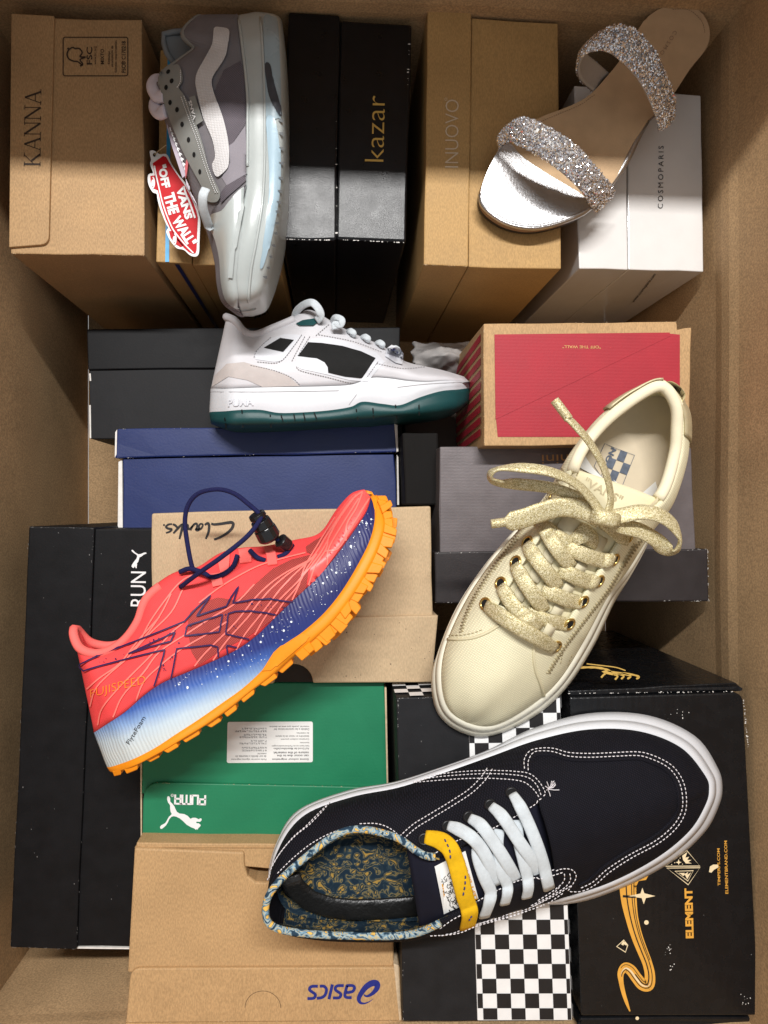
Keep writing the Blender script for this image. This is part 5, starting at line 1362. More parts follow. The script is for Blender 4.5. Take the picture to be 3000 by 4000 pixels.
# splatter on the midsole
P = Print(); mps = surf([mid], .0007); rw = random.Random(41)
jl = [Vector(s[2]) for s in st]; ol = [Vector(s[1]) for s in st]
for k in range(170):
    i = rw.choice(range(4, 14)); t = rw.random(); u = rw.random() * .8 + .05
    if i < 6 and u > .45: continue
    p = jl[i].lerp(jl[i + 1], t).lerp(ol[i].lerp(ol[i + 1], t), u); s = rw.choice([1, 1.2, 1.5, 1.8, 2.4, 3.4, 5.0] if rw.random() < .35 else [1, 1.2, 1.5, 2])
    P.disc(Fz(tuple(p))[0], s * .9, mps, 7, s * .9 * rw.uniform(.8, 1.4))
P.make('splatter', M['white_ink2'], runner, kind='stuff')
# tabs, cord and toggle
gx = surf([upper], .001)
for pts in ([(690, 438), (735, 430), (748, 482), (703, 492)], [(722, 372), (775, 345), (770, 420), (735, 432)], [(810, 335), (862, 328), (868, 385), (818, 392)], [(930, 345), (970, 342), (980, 396), (938, 402)], [(918, 326), (955, 318), (965, 348), (928, 352)]):
    P = Print(); P.patch(Fz(*pts), surf([upper], .0022), 12); solid(P.make('lace_loop', M['coral_light'], runner), .0014)
def cord(name, pts, r=.0021):
    return free_lace(name, [(x, y, z_) for x, y, z_ in pts], r * 2, r * 2, M['navy_cord'], runner, n=8, round_=True, conv=Fz)
cord('cord', [(558, 490, .412), (640, 428, .428), (740, 358, .438), (850, 268, .436), (905, 192, .428), (893, 168, .424), (850, 130, .420), (790, 86, .414), (720, 68, .408), (640, 84, .402), (595, 130, .398), (578, 200, .396), (588, 300, .398), (612, 412, .402), (640, 420, .404)])
cord('cord', [(555, 425, .404), (600, 411, .407), (660, 430, .411), (690, 446, .412), (740, 436, .413), (785, 402, .412), (805, 352, .408)], .0022)
cord('cord', [(858, 332, .406), (890, 362, .411), (925, 376, .411)], .0022); cord('cord', [(978, 362, .410), (1015, 345, .409), (1042, 308, .400)], .0022)
cord('cord', [(950, 272, .415), (990, 292, .41), (1025, 300, .405)], .0018)
def toggle(a, b, R, za, zb, prof):
    A0, B0 = U(*Fz(a)[0], za), U(*Fz(b)[0], zb); pts = [A0.lerp(B0, t) for t, _ in prof]
    V = []; F = []; d = (B0 - A0).normalized(); s = d.cross(Vector((0, 0, 1))).normalized(); u_ = s.cross(d); K = 16
    for (t, rr) in prof:
        c = A0.lerp(B0, t)
        for k in range(K): an = 2 * math.pi * k / K; V.append(c + (s * math.cos(an) + u_ * math.sin(an)) * R * rr)
    for i in range(len(prof) - 1):
        for k in range(K): F.append((i * K + k, i * K + (k + 1) % K, (i + 1) * K + (k + 1) % K, (i + 1) * K + k))
    F += [tuple(range(K - 1, -1, -1)), tuple((len(prof) - 1) * K + k for k in range(K))]
    return bev(mk('cord_lock', V, F, M['black_plastic'], runner), .0005, 2, 25)
toggle((885, 172), (948, 285), .0095, .424, .414, [(0, .55), (.02, .78), (.16, .82), (.17, .62), (.24, .62), (.25, .9), (.5, .98), (.53, .9), (.56, 1.05), (.9, 1.1), (1, .85)])
toggle((985, 285), (1030, 318), .0068, .412, .405, [(0, .7), (.1, 1), (.8, .9), (1, .6)])
# ---- white low sneaker with teal outsole
W = zm(780, 1150, .6631); zc = .262
M['white_leather'] = mat('white_leather', (.62, .61, .635), .5, .03, 60, .2, 700, .35)
M['white_leather2'] = mat('cool_white_leather', (.66, .67, .71), .42, .03, 60, .15, 700, .4)
M['grey_suede'] = mat('pale_suede', (.52, .47, .45), .9, .08, 80, .3, 900, .1)
M['black_suede'] = mat('black_suede', (.014, .014, .014), .85, .2, 80, .3, 900, .2)
M['teal_rubber'] = mat('teal_rubber', (.008, .058, .060), .45, .08, 60, .08, 500, .4)
M['thread_grey'] = mat('grey_thread', (.34, .33, .34), .8, .05, 200, 0)
ws = thing('low_sneaker', 'white low sneaker with black side panel and dark teal outsole', 'shoe', U(*W((800, 500))[0], .209))
st = [((66, 755), (58, 698), (64, 560), (158, 132), .004, .003), ((160, 772), (150, 688), (150, 556), (205, 150), .034, .014), ((260, 772), (250, 680), (260, 552), (262, 218), .040, .020), ((380, 770), (360, 680), (380, 548), (330, 234), .040, .021),
      ((500, 768), (470, 698), (500, 546), (430, 196), .039, .019), ((640, 760), (620, 694), (640, 544), (540, 150), .039, .014), ((780, 750), (770, 682), (780, 540), (650, 100), .040, .012), ((900, 740), (890, 662), (900, 530), (770, 160), .042, .012),
      ((1000, 735), (960, 632), (1010, 492), (870, 215), .044, .012), ((1100, 725), (1080, 645), (1120, 495), (980, 265), .045, .012), ((1220, 715), (1180, 652), (1230, 510), (1090, 312), .045, .011), ((1330, 705), (1300, 605), (1340, 515), (1210, 395), .043, .010),
      ((1440, 690), (1420, 570), (1440, 508), (1340, 428), .038, .008), ((1530, 668), (1520, 560), (1525, 508), (1450, 452), .028, .006), ((1588, 630), (1592, 556), (1592, 520), (1560, 486), .002, .001)]
Gw, Gws = side_shoe(st, W, zc); Gw = smooth_grid(Gw, 1, 2)
upper = gmesh('upper', Gw, M['white_leather'], ws, keep=lambda i, k: not (12 <= k < 20 and i < int(5 * n7)), up=(0, 0, 1)); solid(upper, .003)
v, f = tube([Gw[i][12] for i in range(int(5.2 * n7), -1, -1)] + [Gw[i][20] for i in range(1, int(5.2 * n7))], .0045, 8); mk('collar', v, f, M['white_leather'], ws, True)
mid = gmesh('midsole', Gws, M['white_rubber'], ws, keep=lambda i, k: k < 8 or k >= 20, up=(0, 0, 1))
outs = gmesh('outsole', [[Gws[i][k] for k in range(8, 21)] for i in range(len(Gws))], M['teal_rubber'], ws); solid(outs, .002, 1)
gu = surf([upper], .0009)
def wpatch(name, pts, mt, e=.0009, step=14):
    P = Print(); P.patch(W(*pts), surf([upper, mid], e), step); return P.make(name, mt, ws, smooth=True)
wpatch('side_overlay', [(565, 420), (575, 350), (640, 285), (660, 262), (760, 255), (900, 290), (1040, 345), (1090, 400), (1050, 440), (990, 515), (880, 505), (760, 475), (600, 440)], M['white_leather2'], .0006)
wpatch('side_overlay', [(320, 350), (345, 320), (420, 260), (500, 235), (600, 240), (560, 300), (490, 390), (440, 400), (330, 385)], M['white_leather2'], .0006)
wpatch('side_panel', [(580, 366), (640, 285), (720, 290), (840, 308), (950, 340), (1035, 380), (1000, 430), (955, 495), (860, 485), (758, 462), (755, 430), (735, 400), (690, 378)], M['black_suede'], .0013)
wpatch('rear_panel', [(378, 318), (475, 260), (556, 272), (492, 342)], M['black_suede'], .0013)
wpatch('heel_overlay', [(75, 545), (90, 480), (160, 410), (260, 400), (400, 440), (520, 480), (590, 540), (370, 546), (280, 505), (170, 485)], M['grey_suede'], .0006)
wpatch('tongue_badge', [(568, 178), (610, 158), (680, 148), (718, 152), (670, 190), (590, 190)], M['teal_rubber'], .002)
P = Print(); P.line(W((62, 575), (380, 575), (820, 568)), 2.2, surf([mid], .0006), n=5); P.line(W((1165, 548), (1350, 528), (1590, 516)), 2, surf([mid], .0006), n=5); P.line(W((925, 590), (880, 650)), 2, surf([mid], .0006)); P.make('groove_line', M['thread_grey'], ws)
P = Print(); P.text('PUMA', *W((170, 662), (318, 655)), 28, surf([mid], .0014), .02); solid(P.make('embossed_lettering', M['white_leather2'], ws), .0008)
stitch('stitching', [W((570, 430), (600, 452), (760, 490), (880, 520), (975, 528)), W((620, 250), (540, 400)), W((650, 250), (575, 370)), W((1050, 400), (965, 515)), W((340, 400), (470, 400), (560, 300), (605, 235)), W((300, 420), (440, 450), (540, 490), (592, 535)), W((420, 255), (340, 330), (318, 380)), W((700, 240), (900, 280), (1075, 345)), W((1040, 410), (1200, 440), (1330, 430)), W((760, 180), (680, 250))], gu, 6, 4, .00035, M['thread_grey'], ws)
for x0, x1, y0, y1 in ((158, 160, 730, 775), (252, 256, 682, 772), (415, 420, 715, 770), (480, 490, 715, 740), (555, 562, 708, 735), (612, 622, 704, 735), (675, 690, 700, 730), (925, 932, 680, 730), (1020, 1024, 675, 720), (1152, 1160, 655, 720), (1290, 1290, 656, 700)):
    P = Print(); P.line(W((x0, y0), (x1, y1)), 4.5, surf([outs], .0026)); P.make('outsole_slot', M['hole'], ws)
# laces: bars seen end on
def wl_(pts, wd=.0085, th=.0035): return free_lace('lace', pts, wd, th, M['white_lace'], ws, n=6, conv=W)
wl_([(555, 150, .262), (575, 95, .272), (620, 58, .284), (665, 50, .292), (700, 85, .294), (712, 125, .292), (690, 155, .286)], .0085, .0024)
wl_([(780, 160, .275), (800, 135, .288), (838, 150, .294), (830, 180, .294), (795, 175, .292), (800, 205, .292)], .007, .0026)
for c in ((890, 225), (975, 258), (1060, 292), (1150, 325)):
    wl_([(c[0] - 20, c[1] - 6, .268), (c[0] - 4, c[1] - 10, .282), (c[0] + 16, c[1] + 2, .287), (c[0] + 12, c[1] + 16, .284)], .0068, .0042)
wpatch('toe_loop', [(1100, 320), (1130, 298), (1180, 320), (1200, 350), (1190, 420), (1150, 410), (1090, 370)], M['white_leather2'], .0016, 12); wpatch('toe_loop_window', [(1118, 330), (1140, 318), (1168, 345), (1155, 362), (1125, 348)], M['ink_blue'], .0026, 12)
# ---- grey skate shoe with clear rubber sole
zc = .343
V1 = zm(550, 20, .3617); V2 = zm(550, 620, .3617)
M['mauve_mesh'] = mat('mauve_grey_mesh', (.235, .218, .232), .8, .08, 60, .4, 900, .2, weave=(.3, 330, .35, 1.0))
M['mauve_dark'] = mat('dark_mauve_knit', (.150, .130, .150), .8, .12, 60, .4, 900, .2, weave=(.9, 260, .45, 1.0))
M['grey_synth'] = mat('sage_grey_synthetic', (.255, .26, .245), .5, .06, 60, .15, 700, .35)
M['grey_lining'] = mat('grey_lining', (.20, .215, .225), .9, .06, 60, .2, 700, .15)
M['reflect_white'] = mat('white_textured_stripe', (.74, .72, .72), .55, .06, 60, .5, 500, .4, weave=(.1, 210, .15, 1.2), bdist=.0014)
M['clear_rubber'] = mat('frosted_clear_rubber', (.44, .475, .465), .3, .10, 18, .06, 300, .45, sss=.35, coat=.3, coat_r=.15)
M['clear_blue'] = mat('pale_blue_core', (.38, .51, .59), .3, .06, 25, .03, 300, .45, sss=.3, coat=.3)
M['lilac_lace'] = mat('lilac_white_lace', (.66, .60, .66), .8, .05, 200, .3, 1200, .2)
vs_ = thing('skate_shoe', 'grey mesh skate shoe with wavy white stripe and frosted rubber sole', 'shoe', U(*A((1250, 800))[0], .295))
st = [((1500, 108), (1400, 88), (1288, 104), (1088, 100), .004, .003), ((1511, 200), (1415, 190), (1300, 200), (990, 182), .034, .014), ((1517, 310), (1425, 300), (1316, 310), (1058, 262), .040, .019), ((1521, 420), (1430, 410), (1328, 420), (965, 338), .041, .019),
      ((1523, 540), (1432, 530), (1336, 540), (872, 420), .040, .016), ((1523, 660), (1432, 650), (1336, 660), (900, 585), .040, .013), ((1522, 780), (1432, 770), (1336, 780), (960, 735), .041, .012), ((1520, 900), (1430, 890), (1336, 900), (1020, 880), .043, .012),
      ((1514, 1020), (1424, 1010), (1330, 1020), (1075, 1040), .045, .012), ((1500, 1140), (1412, 1130), (1316, 1140), (1125, 1180), .046, .011), ((1480, 1260), (1395, 1255), (1298, 1270), (1160, 1300), .045, .010), ((1456, 1380), (1370, 1385), (1280, 1400), (1185, 1420), .041, .009),
      ((1432, 1490), (1348, 1500), (1272, 1510), (1194, 1530), .035, .008), ((1405, 1590), (1345, 1605), (1284, 1610), (1216, 1615), .026, .007), ((1375, 1655), (1345, 1664), (1300, 1668), (1250, 1655), .002, .001)]
Gv, Gvs = side_shoe(st, A, zc); Gv = smooth_grid(Gv, 1, 2)
upper = gmesh('upper', Gv, M['mauve_mesh'], vs_, keep=lambda i, k: not (12 <= k < 20 and i < int(4.2 * n7)), up=(0, 0, 1)); solid(upper, .003)
gmesh('lining', [[Vector((v.x, v.y, zc + (v.z - zc) * .84)) for v in r_] for r_ in Gv[:int(4.4 * n7)]], M['grey_lining'], vs_, keep=lambda i, k: not (12 <= k < 20), up=(0, 0, 1))
v, f = tube([Gv[i][12] for i in range(int(4.3 * n7), -1, -1)] + [Gv[i][20] for i in range(1, int(4.3 * n7))], .0040, 8); mk('collar', v, f, M['grey_synth'], vs_, True)
mid = gmesh('sole', Gvs, M['clear_rubber'], vs_, up=(0, 0, 1)); solid(mid, .002, 1)
gv = surf([upper]); 
def vpatch(name, pts, mt, e=.0009, conv=A, step=13, objs=None, th=0):
    if name in ('side_stripe', 'blue_core', 'sole_band', 'sole_window', 'eyestay', 'toe_cap'): pts = [tuple(q_) for q_ in smoothline([Vector(q_) for q_ in pts], 3, True)]
    P = Print(); P.patch(conv(*pts), surf(objs or [upper], e), step); o = P.make(name, mt, vs_, smooth=True)
    if th: solid(o, th, 0)
    return o
P = Print(); P.patch(A((884, 182), (940, 176), (1000, 172), (1048, 215), (1064, 275), (1036, 318), (936, 338), (902, 290), (886, 240)), lambda x, y: U(x, y, .337 - .00003 * max(0, x - 640)), 14); solid(P.make('far_collar_wall', M['grey_lining'], vs_, smooth=True), .003)
v, f = tube([U(*q_, .338) for q_ in A((936, 338), (902, 290), (885, 235), (884, 185), (940, 172), (1000, 168))], .0028, 8); mk('far_collar_rim', v, f, M['grey_lining'], vs_, True)
vpatch('knit_panel', [(1170, 470), (1210, 380), (1300, 330), (1330, 440), (1345, 540), (1350, 600), (1320, 680), (1260, 770), (1235, 790), (1220, 690), (1175, 580), (1150, 520)], M['mauve_dark'], .0007)
vpatch('light_panel', [(1236, 790), (1262, 770), (1325, 680), (1330, 800), (1362, 930), (1230, 1010), (1200, 960), (1245, 880)], mat('pale_mauve_mesh', (.30, .275, .305), .7, .05, 60, .3, 900, .2, weave=(.3, 330, .25, 1.0)), .0007)
vpatch('toe_cap', [(1366, 935), (1330, 1000), (1290, 1030), (1240, 1090), (1200, 1140), (1145, 1160), (1140, 1225), (1168, 1300), (1190, 1400), (1198, 1520), (1220, 1612), (1262, 1655), (1300, 1662), (1285, 1600), (1275, 1500), (1285, 1400), (1302, 1270), (1320, 1140), (1335, 1020)], M['clear_rubber'], .0012)
vpatch('mesh_band', [(1370, 925), (1360, 950), (1240, 1060), (1200, 1100), (1195, 1050), (1220, 1010), (1300, 960)], M['mauve_dark'], .0015)
vpatch('toe_ridge', [(1330, 1010), (1340, 1020), (1300, 1200), (1270, 1350), (1255, 1500), (1240, 1500), (1255, 1340), (1285, 1180)], M['clear_rubber'], .003)
vpatch('side_stripe', [(1160, 165), (1195, 160), (1236, 172), (1238, 215), (1225, 300), (1205, 345), (1155, 420), (1150, 470), (1175, 550), (1210, 650), (1235, 760), (1242, 850), (1235, 910), (1205, 945), (1180, 958), (1162, 930), (1155, 890), (1170, 850), (1155, 760), (1105, 640), (1070, 500), (1062, 440), (1075, 390), (1115, 320), (1155, 240)], M['reflect_white'], .0022)
vpatch('eyestay', [(864, 402), (900, 380), (965, 358), (990, 400), (992, 450), (975, 480), (1000, 515), (1030, 570), (1075, 690), (1110, 800), (1140, 920), (1180, 1000), (1200, 1050), (1190, 1085), (1165, 1095), (1125, 1080), (1100, 1010), (1040, 900), (990, 800), (940, 680), (905, 590), (885, 520), (868, 450)], M['grey_synth'], .0024)
vpatch('woven_tab', [(1035, 535), (1065, 525), (1110, 660), (1075, 682)], M['grey_synth'], .0036)
P = Print(); P.text('VANS', *A((1078, 652), (1050, 552)), 12, surf([upper], .0046), .02); P.make('lettering', M['ink_white'], vs_)
for p in A((937, 445), (908, 478), (918, 398), (930, 558), (967, 597), (995, 675), (1030, 758), (1060, 838), (1092, 930)):
    q, nn = gv(p[0], p[1], .0028, True); a_ = nn.cross(Vector((1, 0, 0))).normalized(); b_ = nn.cross(a_)
    mk('lace_hole', [q] + [q + (a_ * math.cos(t) + b_ * math.sin(t)) * .0023 for t in [2 * math.pi * k / 12 for k in range(12)]], [(0, 1 + k, 1 + (k + 1) % 12) for k in range(12)], M['hole'], vs_)
stitch('stitching', [A((990, 530), (1030, 640), (1075, 760), (1110, 870), (1150, 980), (1180, 1050)), A((1005, 525), (1045, 640), (1090, 760), (1125, 870), (1160, 970), (1192, 1050)), A((985, 390), (985, 450), (965, 485))], surf([upper], .0032), 5, 3, .0004, M['ink_white'], vs_)
vpatch('sole_band', [(1424, 98), (1470, 92), (1498, 118), (1508, 300), (1514, 500), (1514, 640), (1505, 640), (1440, 640), (1436, 500), (1430, 300)], mat('frosted_blue_rubber', (.34, .43, .475), .28, .12, 22, .05, 300, .45, sss=.3, coat=.4, coat_r=.12), .0008, objs=[mid])
v, f = tube([surf([mid])(*q_) for q_ in [tuple(x) for x in smoothline([Vector(x) for x in A((1408, 100), (1420, 300), (1428, 520), (1430, 760), (1428, 950), (1415, 1120), (1390, 1280), (1362, 1420), (1348, 1540), (1340, 1630))], 5)]], .0013, 6); mk('foxing_bead', v, f, M['clear_rubber'], vs_, True)
v, f = tube([surf([mid, upper])(*q_) for q_ in [tuple(x) for x in smoothline([Vector(x) for x in A((1290, 112), (1304, 210), (1318, 320), (1330, 430), (1338, 545), (1338, 660), (1338, 780), (1338, 900))], 5)]], .0014, 6); mk('foxing_bead', v, f, M['clear_rubber'], vs_, True)
# sole details: blue core line, dark window, tread notches
vpatch('blue_core', [(1440, 640), (1480, 640), (1505, 760), (1512, 900), (1505, 1050), (1480, 1200), (1450, 1340), (1420, 1440), (1402, 1440), (1420, 1330), (1440, 1200), (1455, 1050), (1455, 900), (1445, 760)], M['clear_blue'], .0012, objs=[mid])
vpatch('sole_window', [(1432, 350), (1462, 352), (1480, 450), (1510, 560), (1515, 630), (1490, 600), (1455, 520), (1440, 440)], mat('smoked_window', (.05, .055, .065), .3, .2, 60, 0), .0012, objs=[mid])
for k, (x, y) in enumerate(((1512, 650), (1514, 720), (1516, 800), (1515, 880), (1512, 960), (1508, 1030), (1502, 1090), (1496, 1140), (1490, 1200), (1482, 1255), (1470, 1320), (1456, 1380), (1442, 1440), (1428, 1490))):
    vpatch('tread_notch', [(x - 12, y), (x + 6, y - 4), (x + 8, y + 12), (x - 4, y + 12)], M['grey_lining'], .0018, objs=[mid])
# laces at the throat
def vl(pts, wd, th=.003, conv=A, m_='lilac_lace'): return free_lace('lace', pts, wd, th, M[m_], vs_, n=6, conv=conv)
vl([(1112, 1020, .394), (1096, 1060, .396), (1098, 1130, .388), (1125, 1215, .372), (1135, 1228, .366)], .0085, m_='white_lace')
for pts in ([(880, 440), (845, 435), (825, 470), (850, 520), (890, 520)], [(890, 545), (850, 545), (838, 580), (860, 612), (895, 600)]):
    vl([(x, y, .345 + .004 * i) for i, (x, y) in enumerate(pts)], .0125, .007)
# printed tongue edge
P = Print(); P.patch(A((900, 600), (935, 690), (985, 800), (1010, 880), (1000, 950), (985, 960), (965, 900), (925, 780), (900, 680)), plane(.352, 0), 30); solid(P.make('tongue', mat('lilac_tongue', (.42, .36, .42), .6, .05, 60, .1), vs_), .002)
P = Print(); P.patch(A((1012, 838), (1020, 850), (1010, 930), (1002, 965), (998, 900)), plane(.362, 0), 30); solid(P.make('tongue_tab', mat('dull_red', (.40, .03, .04), .5, .05, 60, 0), vs_), .002)
P = Print()
for k in range(9): P.line(A((915 + k * 10, 690 + k * 27), (945 + k * 8, 700 + k * 27)), 5, plane(.3545)); P.line(A((918 + k * 10, 696 + k * 27), (925 + k * 10, 710 + k * 27)), 4, plane(.3545))
P.make('tongue_print', M['ink_white'], vs_)
vpatch('tongue_lower', [(1002, 960), (1020, 1000), (1060, 1070), (1085, 1130), (1082, 1140), (1040, 1070), (1010, 1010)], M['lilac_lace'], .002)
# ------------------------------------------------------------------ hang tag
T6 = zm(560, 560, .20797)
zt = .318
M['tag_red'] = mat('red_tag_print', (.52, .006, .012), .55, .05, 60, .03, 400, .2)
M['tag_white'] = mat('white_tag_card', (.74, .74, .73), .4, .03, 60, .03, 400, .4)
tag_ = thing('hang_tag', 'red and white skateboard-shaped hang tag lettered OFF THE WALL', 'hang tag', U(*T6((600, 1100))[0], zt - .001))
out = [(120, 150), (180, 130), (240, 160), (310, 205), (400, 195), (455, 225), (500, 320), (570, 450), (680, 610), (780, 730), (830, 860), (920, 1010), (990, 1170), (1040, 1310), (1068, 1450), (1062, 1650), (1052, 1900), (1045, 2050), (1010, 2115), (940, 2125), (860, 2090), (760, 2000), (640, 1975), (560, 1900), (500, 1820), (450, 1720), (430, 1650), (470, 1580), (440, 1540), (380, 1400), (310, 1220), (265, 1050), (250, 950), (180, 920), (120, 830), (85, 720), (85, 610), (120, 570), (180, 560), (170, 520), (140, 440), (125, 370), (145, 310), (130, 240)]
prism('card', T6(*[tuple(p) for p in smoothline([Vector(p) for p in out], 3, True)]), zt, zt - .0012, M['tag_white'], tag_, 0)
P = Print(); mp = plane(zt, .0004)
P.poly(T6((175, 375), (370, 235), (430, 255), (480, 350), (560, 480), (700, 680), (780, 790), (850, 920), (930, 1090), (985, 1240), (1025, 1400), (1010, 1700), (1000, 2000), (980, 2060), (930, 2075), (850, 2040), (760, 1960), (620, 1800), (500, 1600), (420, 1420), (340, 1180), (290, 960), (230, 700), (200, 500)), mp)
P.poly(T6((130, 610), (230, 600), (290, 850), (270, 880), (200, 850), (140, 750)), mp); P.poly(T6((480, 1650), (540, 1640), (700, 1850), (760, 1920), (700, 1950), (600, 1890), (510, 1770)), mp)
P.make('red_print', M['tag_red'], tag_)
P = Print(); mp = plane(zt, .0009)
P.line(T6((205, 420), (240, 600), (290, 820), (340, 1040), (400, 1240), (480, 1450), (560, 1620), (680, 1780), (800, 1920), (940, 2060)), 5, mp, n=4)
# a word that runs down the tag: up-direction points right
def down_text(P, s, a, b, h, bold): P.text(s, *T6(a, b), h * .20797, mp, bold)
down_text(P, '"OFF', (262, 420), (355, 850), 165, .05); down_text(P, 'THE', (372, 965), (480, 1350), 210, .05); down_text(P, 'WALL"', (520, 1450), (845, 1960), 210, .05)
down_text(P, 'VANS', (605, 850), (790, 1440), 150, .05)
P.line(T6((755, 800), (800, 960), (860, 1080), (970, 1400)), 7, mp)
for c in ((185, 740), (590, 1800)):
    P.line(T6(*[(c[0] + 62 * math.cos(a) * .7 - 20, c[1] + 110 * math.sin(a)) for a in [-1.3 + 2.6 * k / 10 for k in range(11)]]), 4.5, mp)
    P.poly(T6(*[(c[0] - 10 + 28 * math.cos(a), c[1] + 62 * math.sin(a)) for a in [6.283 * k / 12 for k in range(12)]]), mp)
P.make('lettering', M['tag_white'], tag_)
P = Print(); P.disc(T6((205, 215))[0], 5.5, mp, 12, 7.5); P.make('punched_hole', M['hole'], tag_)
v, f = tube([U(*T6((205, 215))[0], zt + .001), U(*T6((300, 130))[0], zt + .008), U(*T6((430, 30))[0], zt + .02)], .0005, 5); mk('string', v, f, M['thread_tan'], tag_, True)
# ------------------------------------------------------------------ sandal
S = zm(1850, 0, .6028)
M['silver'] = mat('silver_leather', (.50, .495, .50), .33, .06, 60, .5, 380, .5, metal=.95, bdist=.0005)
M['suede_tan'] = mat('tan_suede', (.55, .38, .225), .85, .10, 50, .3, 900, .15, sheen=.2)
M['suede_dark'] = mat('brown_sole_edge', (.30, .19, .12), .6, .10, 50, .2, 900, .25)
M['dark_sole'] = mat('dark_outsole', (.03, .025, .025), .5, .1, 50, .1)
M['strap_inner'] = mat('silver_strap_lining', (.50, .48, .46), .5, .06, 50, .4, 300, .4, metal=.3)
def crystal(name, c, r):
    m, nt, b = new_mat(name); b.inputs['Base Color'].default_value = (*c, 1); b.inputs['Metallic'].default_value = .85; b.inputs['Roughness'].default_value = r; return m
zf = .346; zb0 = .329
sd = thing('sandal', 'flat silver slide sandal with two rhinestone straps on the white box', 'sandal', U(*S((700, 800))[0], zb0))
out = [(46, 1270), (58, 1195), (95, 1095), (150, 990), (240, 900), (400, 775), (560, 712), (680, 660), (770, 600), (860, 500), (950, 390), (1035, 250), (1100, 140), (1190, 65), (1300, 26), (1385, 26), (1455, 62), (1512, 132), (1532, 220), (1512, 305), (1462, 375), (1400, 450), (1310, 590), (1230, 690), (1130, 780), (1060, 900), (1005, 1010), (955, 1100), (890, 1200), (800, 1310), (700, 1385), (600, 1428), (500, 1458), (400, 1474), (300, 1468), (200, 1438), (115, 1385), (65, 1330)]
ol = [Vector(p) for p in smoothline([Vector(p) for p in out], 4, True)]
def hz(y): # the footbed dips at the ball and rises a little at the heel
    return .004 * max(0, (500 - y) / 500)
def ringrow(ofs, z_):
    m = len(ol); row = []
    for i in range(m):
        d = (ol[(i + 1) % m] - ol[i - 1]).normalized(); nn = Vector((-d.y, d.x)); p = ol[i] + nn * ofs
        row.append(U(*S(tuple(p))[0], z_ + hz(p.y)))
    return row
def rows_mesh(name, rows, mt, cap=None):
    m = len(rows[0]); V = [v for r_ in rows for v in r_]; F = []
    for r_ in range(len(rows) - 1):
        for i in range(m): F.append((r_ * m + i, r_ * m + (i + 1) % m, (r_ + 1) * m + (i + 1) % m, (r_ + 1) * m + i))
    if cap == 'in': F.append(tuple(range((len(rows) - 1) * m, len(rows) * m)))
    if cap == 'out': F.append(tuple(range(m)))
    return mk(name, V, F, mt, sd, True)
base = ringrow(0, zf)
down = lambda row, z_, g: [Vector((v.x, v.y, z_)) for v in row]
ow = ringrow(0, zf); c0 = sum(ow, Vector()) / len(ow)
def scale_row(row, k, z_): return [Vector((c0.x + (v.x - c0.x) * k, c0.y + (v.y - c0.y) * k, z_ if z_ is not None else v.z)) for v in row]
rows_mesh('sole_edge', [scale_row(ow, .985, None), [v + Vector((0, 0, -.0012)) for v in scale_row(ow, 1.0, None)], [v + Vector((0, 0, -.006)) for v in scale_row(ow, 1.004, None)], scale_row(ow, .998, zb0 + .004)], M['suede_dark'])
rows_mesh('outsole', [scale_row(ow, 1.0, zb0 + .0042), scale_row(ow, 1.0, zb0), scale_row(ow, .9, zb0)], M['dark_sole'], 'in')
P = Print(); P.patch([tuple(p) for p in S(*[tuple(p) for p in [ol[i] for i in range(0, len(ol), 2)]])], lambda x, y: U(x, y, zf + hz(y / .6028) + .0002), 26); bed = P.make('footbed', M['suede_tan'], sd, smooth=True)
# silver toe part and rim of the footbed
toe = [(46, 1270), (58, 1195), (95, 1095), (150, 990), (190, 945), (240, 930), (300, 1000), (400, 1075), (520, 1150), (640, 1220), (700, 1260), (760, 1335), (700, 1385), (600, 1428), (500, 1458), (400, 1474), (300, 1468), (200, 1438), (115, 1385), (65, 1330)]
P = Print(); P.patch(S(*[tuple(p) for p in smoothline([Vector(p) for p in toe], 3, True)]), lambda x, y: U(x, y, zf + .0010), 22); P.make('silver_toe_bed', M['silver'], sd, smooth=True)
q = [ol[i] for i in range(len(ol))]
seg = [Vector(p) for p in ([(890, 1195), (955, 1098), (1003, 1010), (1058, 900), (1128, 782)])]
v, f = tube([U(*S(tuple(p))[0], zf - .003) for p in smoothline(seg, 6)], .0042, 8, taper=lambda t: .6 + .4 * math.sin(math.pi * t)); mk('silver_piping', v, f, M['silver'], sd, True)
seg = [Vector(p) for p in ([(50, 1262), (62, 1325), (115, 1380), (200, 1433), (300, 1463), (400, 1470), (500, 1453), (600, 1423), (700, 1380), (757, 1338)])]
v, f = tube([U(*S(tuple(p))[0], zf - .002) for p in smoothline(seg, 6)], .0036, 8); mk('silver_piping', v, f, M['silver'], sd, True)
P = Print(); P.text('COSMO', *S((1300, 195), (1205, 345)), 15, lambda x, y: U(x, y, zf + hz(y / .6028) + .0008), -.01, space=1.5); P.make('lettering', M['suede_dark'], sd)
stitch('stitching', [S((1290, 62), (1380, 60), (1440, 95), (1485, 150), (1500, 220)), S((420, 795), (560, 735), (690, 680), (790, 610))], lambda x, y: U(x, y, zf + hz(y / .6028) + .0004), 5, 4, .0003, M['suede_dark'], sd)
stones = [crystal('crystal_clear', (.92, .91, .93), .08), crystal('crystal_smoke', (.50, .49, .52), .12), crystal('crystal_warm', (.80, .70, .58), .10)]
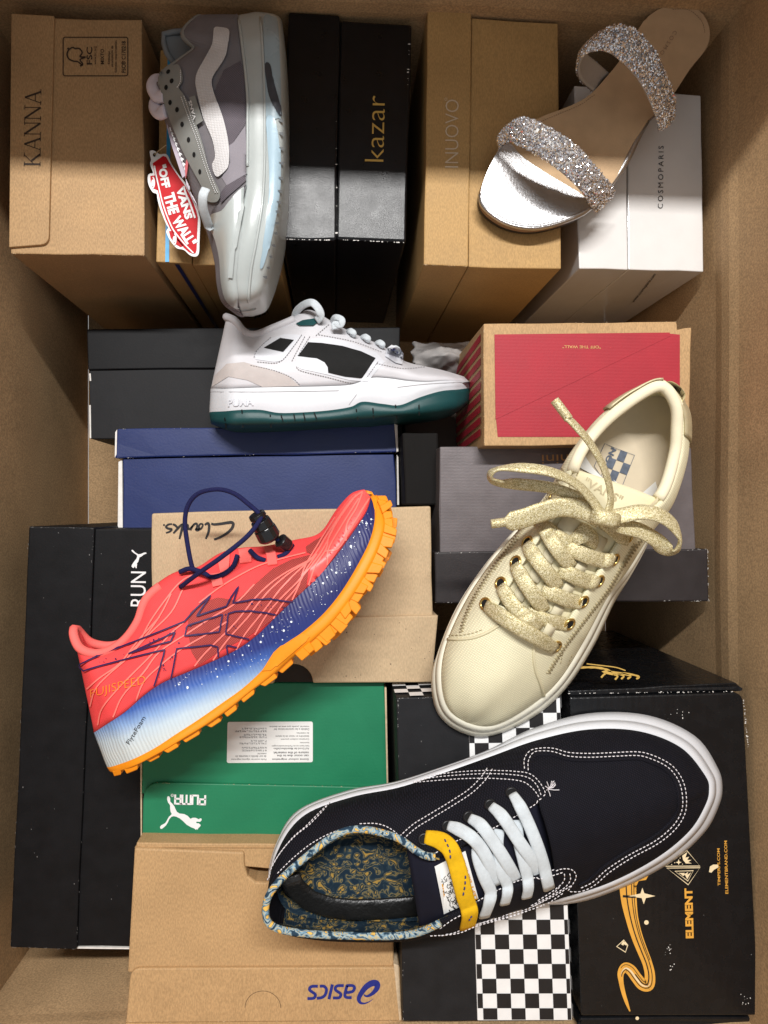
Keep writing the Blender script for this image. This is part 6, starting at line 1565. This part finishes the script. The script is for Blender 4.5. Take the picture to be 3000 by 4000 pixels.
def stone_strap(front, back, seed, lab):
    a = spline([U(*S((p[0], p[1]))[0], p[2]) for p in front], 6); b = spline([U(*S((p[0], p[1]))[0], p[2]) for p in back], 6)
    G_ = []
    for i in range(len(a)):
        row = [a[i].lerp(b[i], t) for t in [k / 8 for k in range(9)]]; G_.append(row)
    # bulge outward from the foot
    cen = (a[0] + a[-1]) / 2
    G_ = [[v + ((v - cen).normalized() * .0022 * math.sin(math.pi * k / 8)) for k, v in enumerate(r_)] for r_ in G_]
    o = gmesh('strap', G_, M['strap_inner'], sd, up=(0, 0, 1)); solid(o, .0022, -1); o['label'] = lab
    rw = random.Random(seed); W_ = len(G_[0])
    for mi, mt in enumerate(stones):
        V = []; F = []
        for s in range(1500 if mi == 0 else (800 if mi == 1 else 420)):
            u = rw.uniform(0, len(G_) - 1.001); t = rw.uniform(.0, W_ - 1.001); i, k = int(u), int(t); fu, ft = u - i, t - k
            p = G_[i][k].lerp(G_[i + 1][k], fu).lerp(G_[i][k + 1].lerp(G_[i + 1][k + 1], fu), ft)
            e1 = (G_[i + 1][k] - G_[i][k]).normalized(); e2 = (G_[i][k + 1] - G_[i][k]).normalized(); nn = e1.cross(e2).normalized()
            if nn.dot(p - (cen - Vector((0, 0, .01)))) < 0: nn = -nn
            r_ = rw.uniform(.0008, .0016); tl = (nn + e1 * rw.gauss(0, .45) + e2 * rw.gauss(0, .45)).normalized(); x_ = tl.cross(e2).normalized(); y_ = tl.cross(x_); K = rw.choice([4, 5, 6]); b0 = len(V); ph = rw.uniform(0, 6)
            c = p + nn * .0006
            V += [c + (x_ * math.cos(ph + 6.2832 * q_ / K) + y_ * math.sin(ph + 6.2832 * q_ / K)) * r_ for q_ in range(K)] + [c + tl * r_ * .7 + (x_ * math.cos(ph + 6.2832 * q_ / K) + y_ * math.sin(ph + 6.2832 * q_ / K)) * r_ * .5 for q_ in range(K)]
            for q_ in range(K): F.append((b0 + q_, b0 + (q_ + 1) % K, b0 + K + (q_ + 1) % K, b0 + K + q_))
            F.append(tuple(b0 + K + q_ for q_ in range(K)))
        mk('rhinestones', V, F, mt, o, kind='stuff')
stone_strap([(165, 985, .340), (180, 940, .356), (235, 915, .372), (330, 958, .386), (450, 1030, .392), (560, 1110, .390), (650, 1188, .383), (715, 1262, .372), (755, 1330, .356), (790, 1372, .338)],
            [(240, 905, .340), (160, 890, .362), (225, 805, .380), (320, 760, .394), (430, 795, .400), (560, 865, .400), (680, 958, .394), (780, 1068, .384), (870, 1170, .366), (915, 1245, .342)], 1, 'front rhinestone strap over the toes')
stone_strap([(785, 605, .340), (692, 522, .362), (672, 445, .382), (705, 365, .402), (790, 326, .414), (880, 340, .420), (970, 405, .420), (1060, 500, .412), (1120, 600, .398), (1165, 710, .378), (1195, 800, .356), (1198, 852, .338)],
            [(875, 475, .340), (792, 400, .362), (712, 330, .386), (735, 285, .402), (800, 225, .412), (900, 166, .420), (1010, 172, .424), (1110, 245, .421), (1195, 360, .412), (1255, 500, .396), (1305, 625, .372), (1298, 765, .342)], 2, 'rear rhinestone strap over the instep')
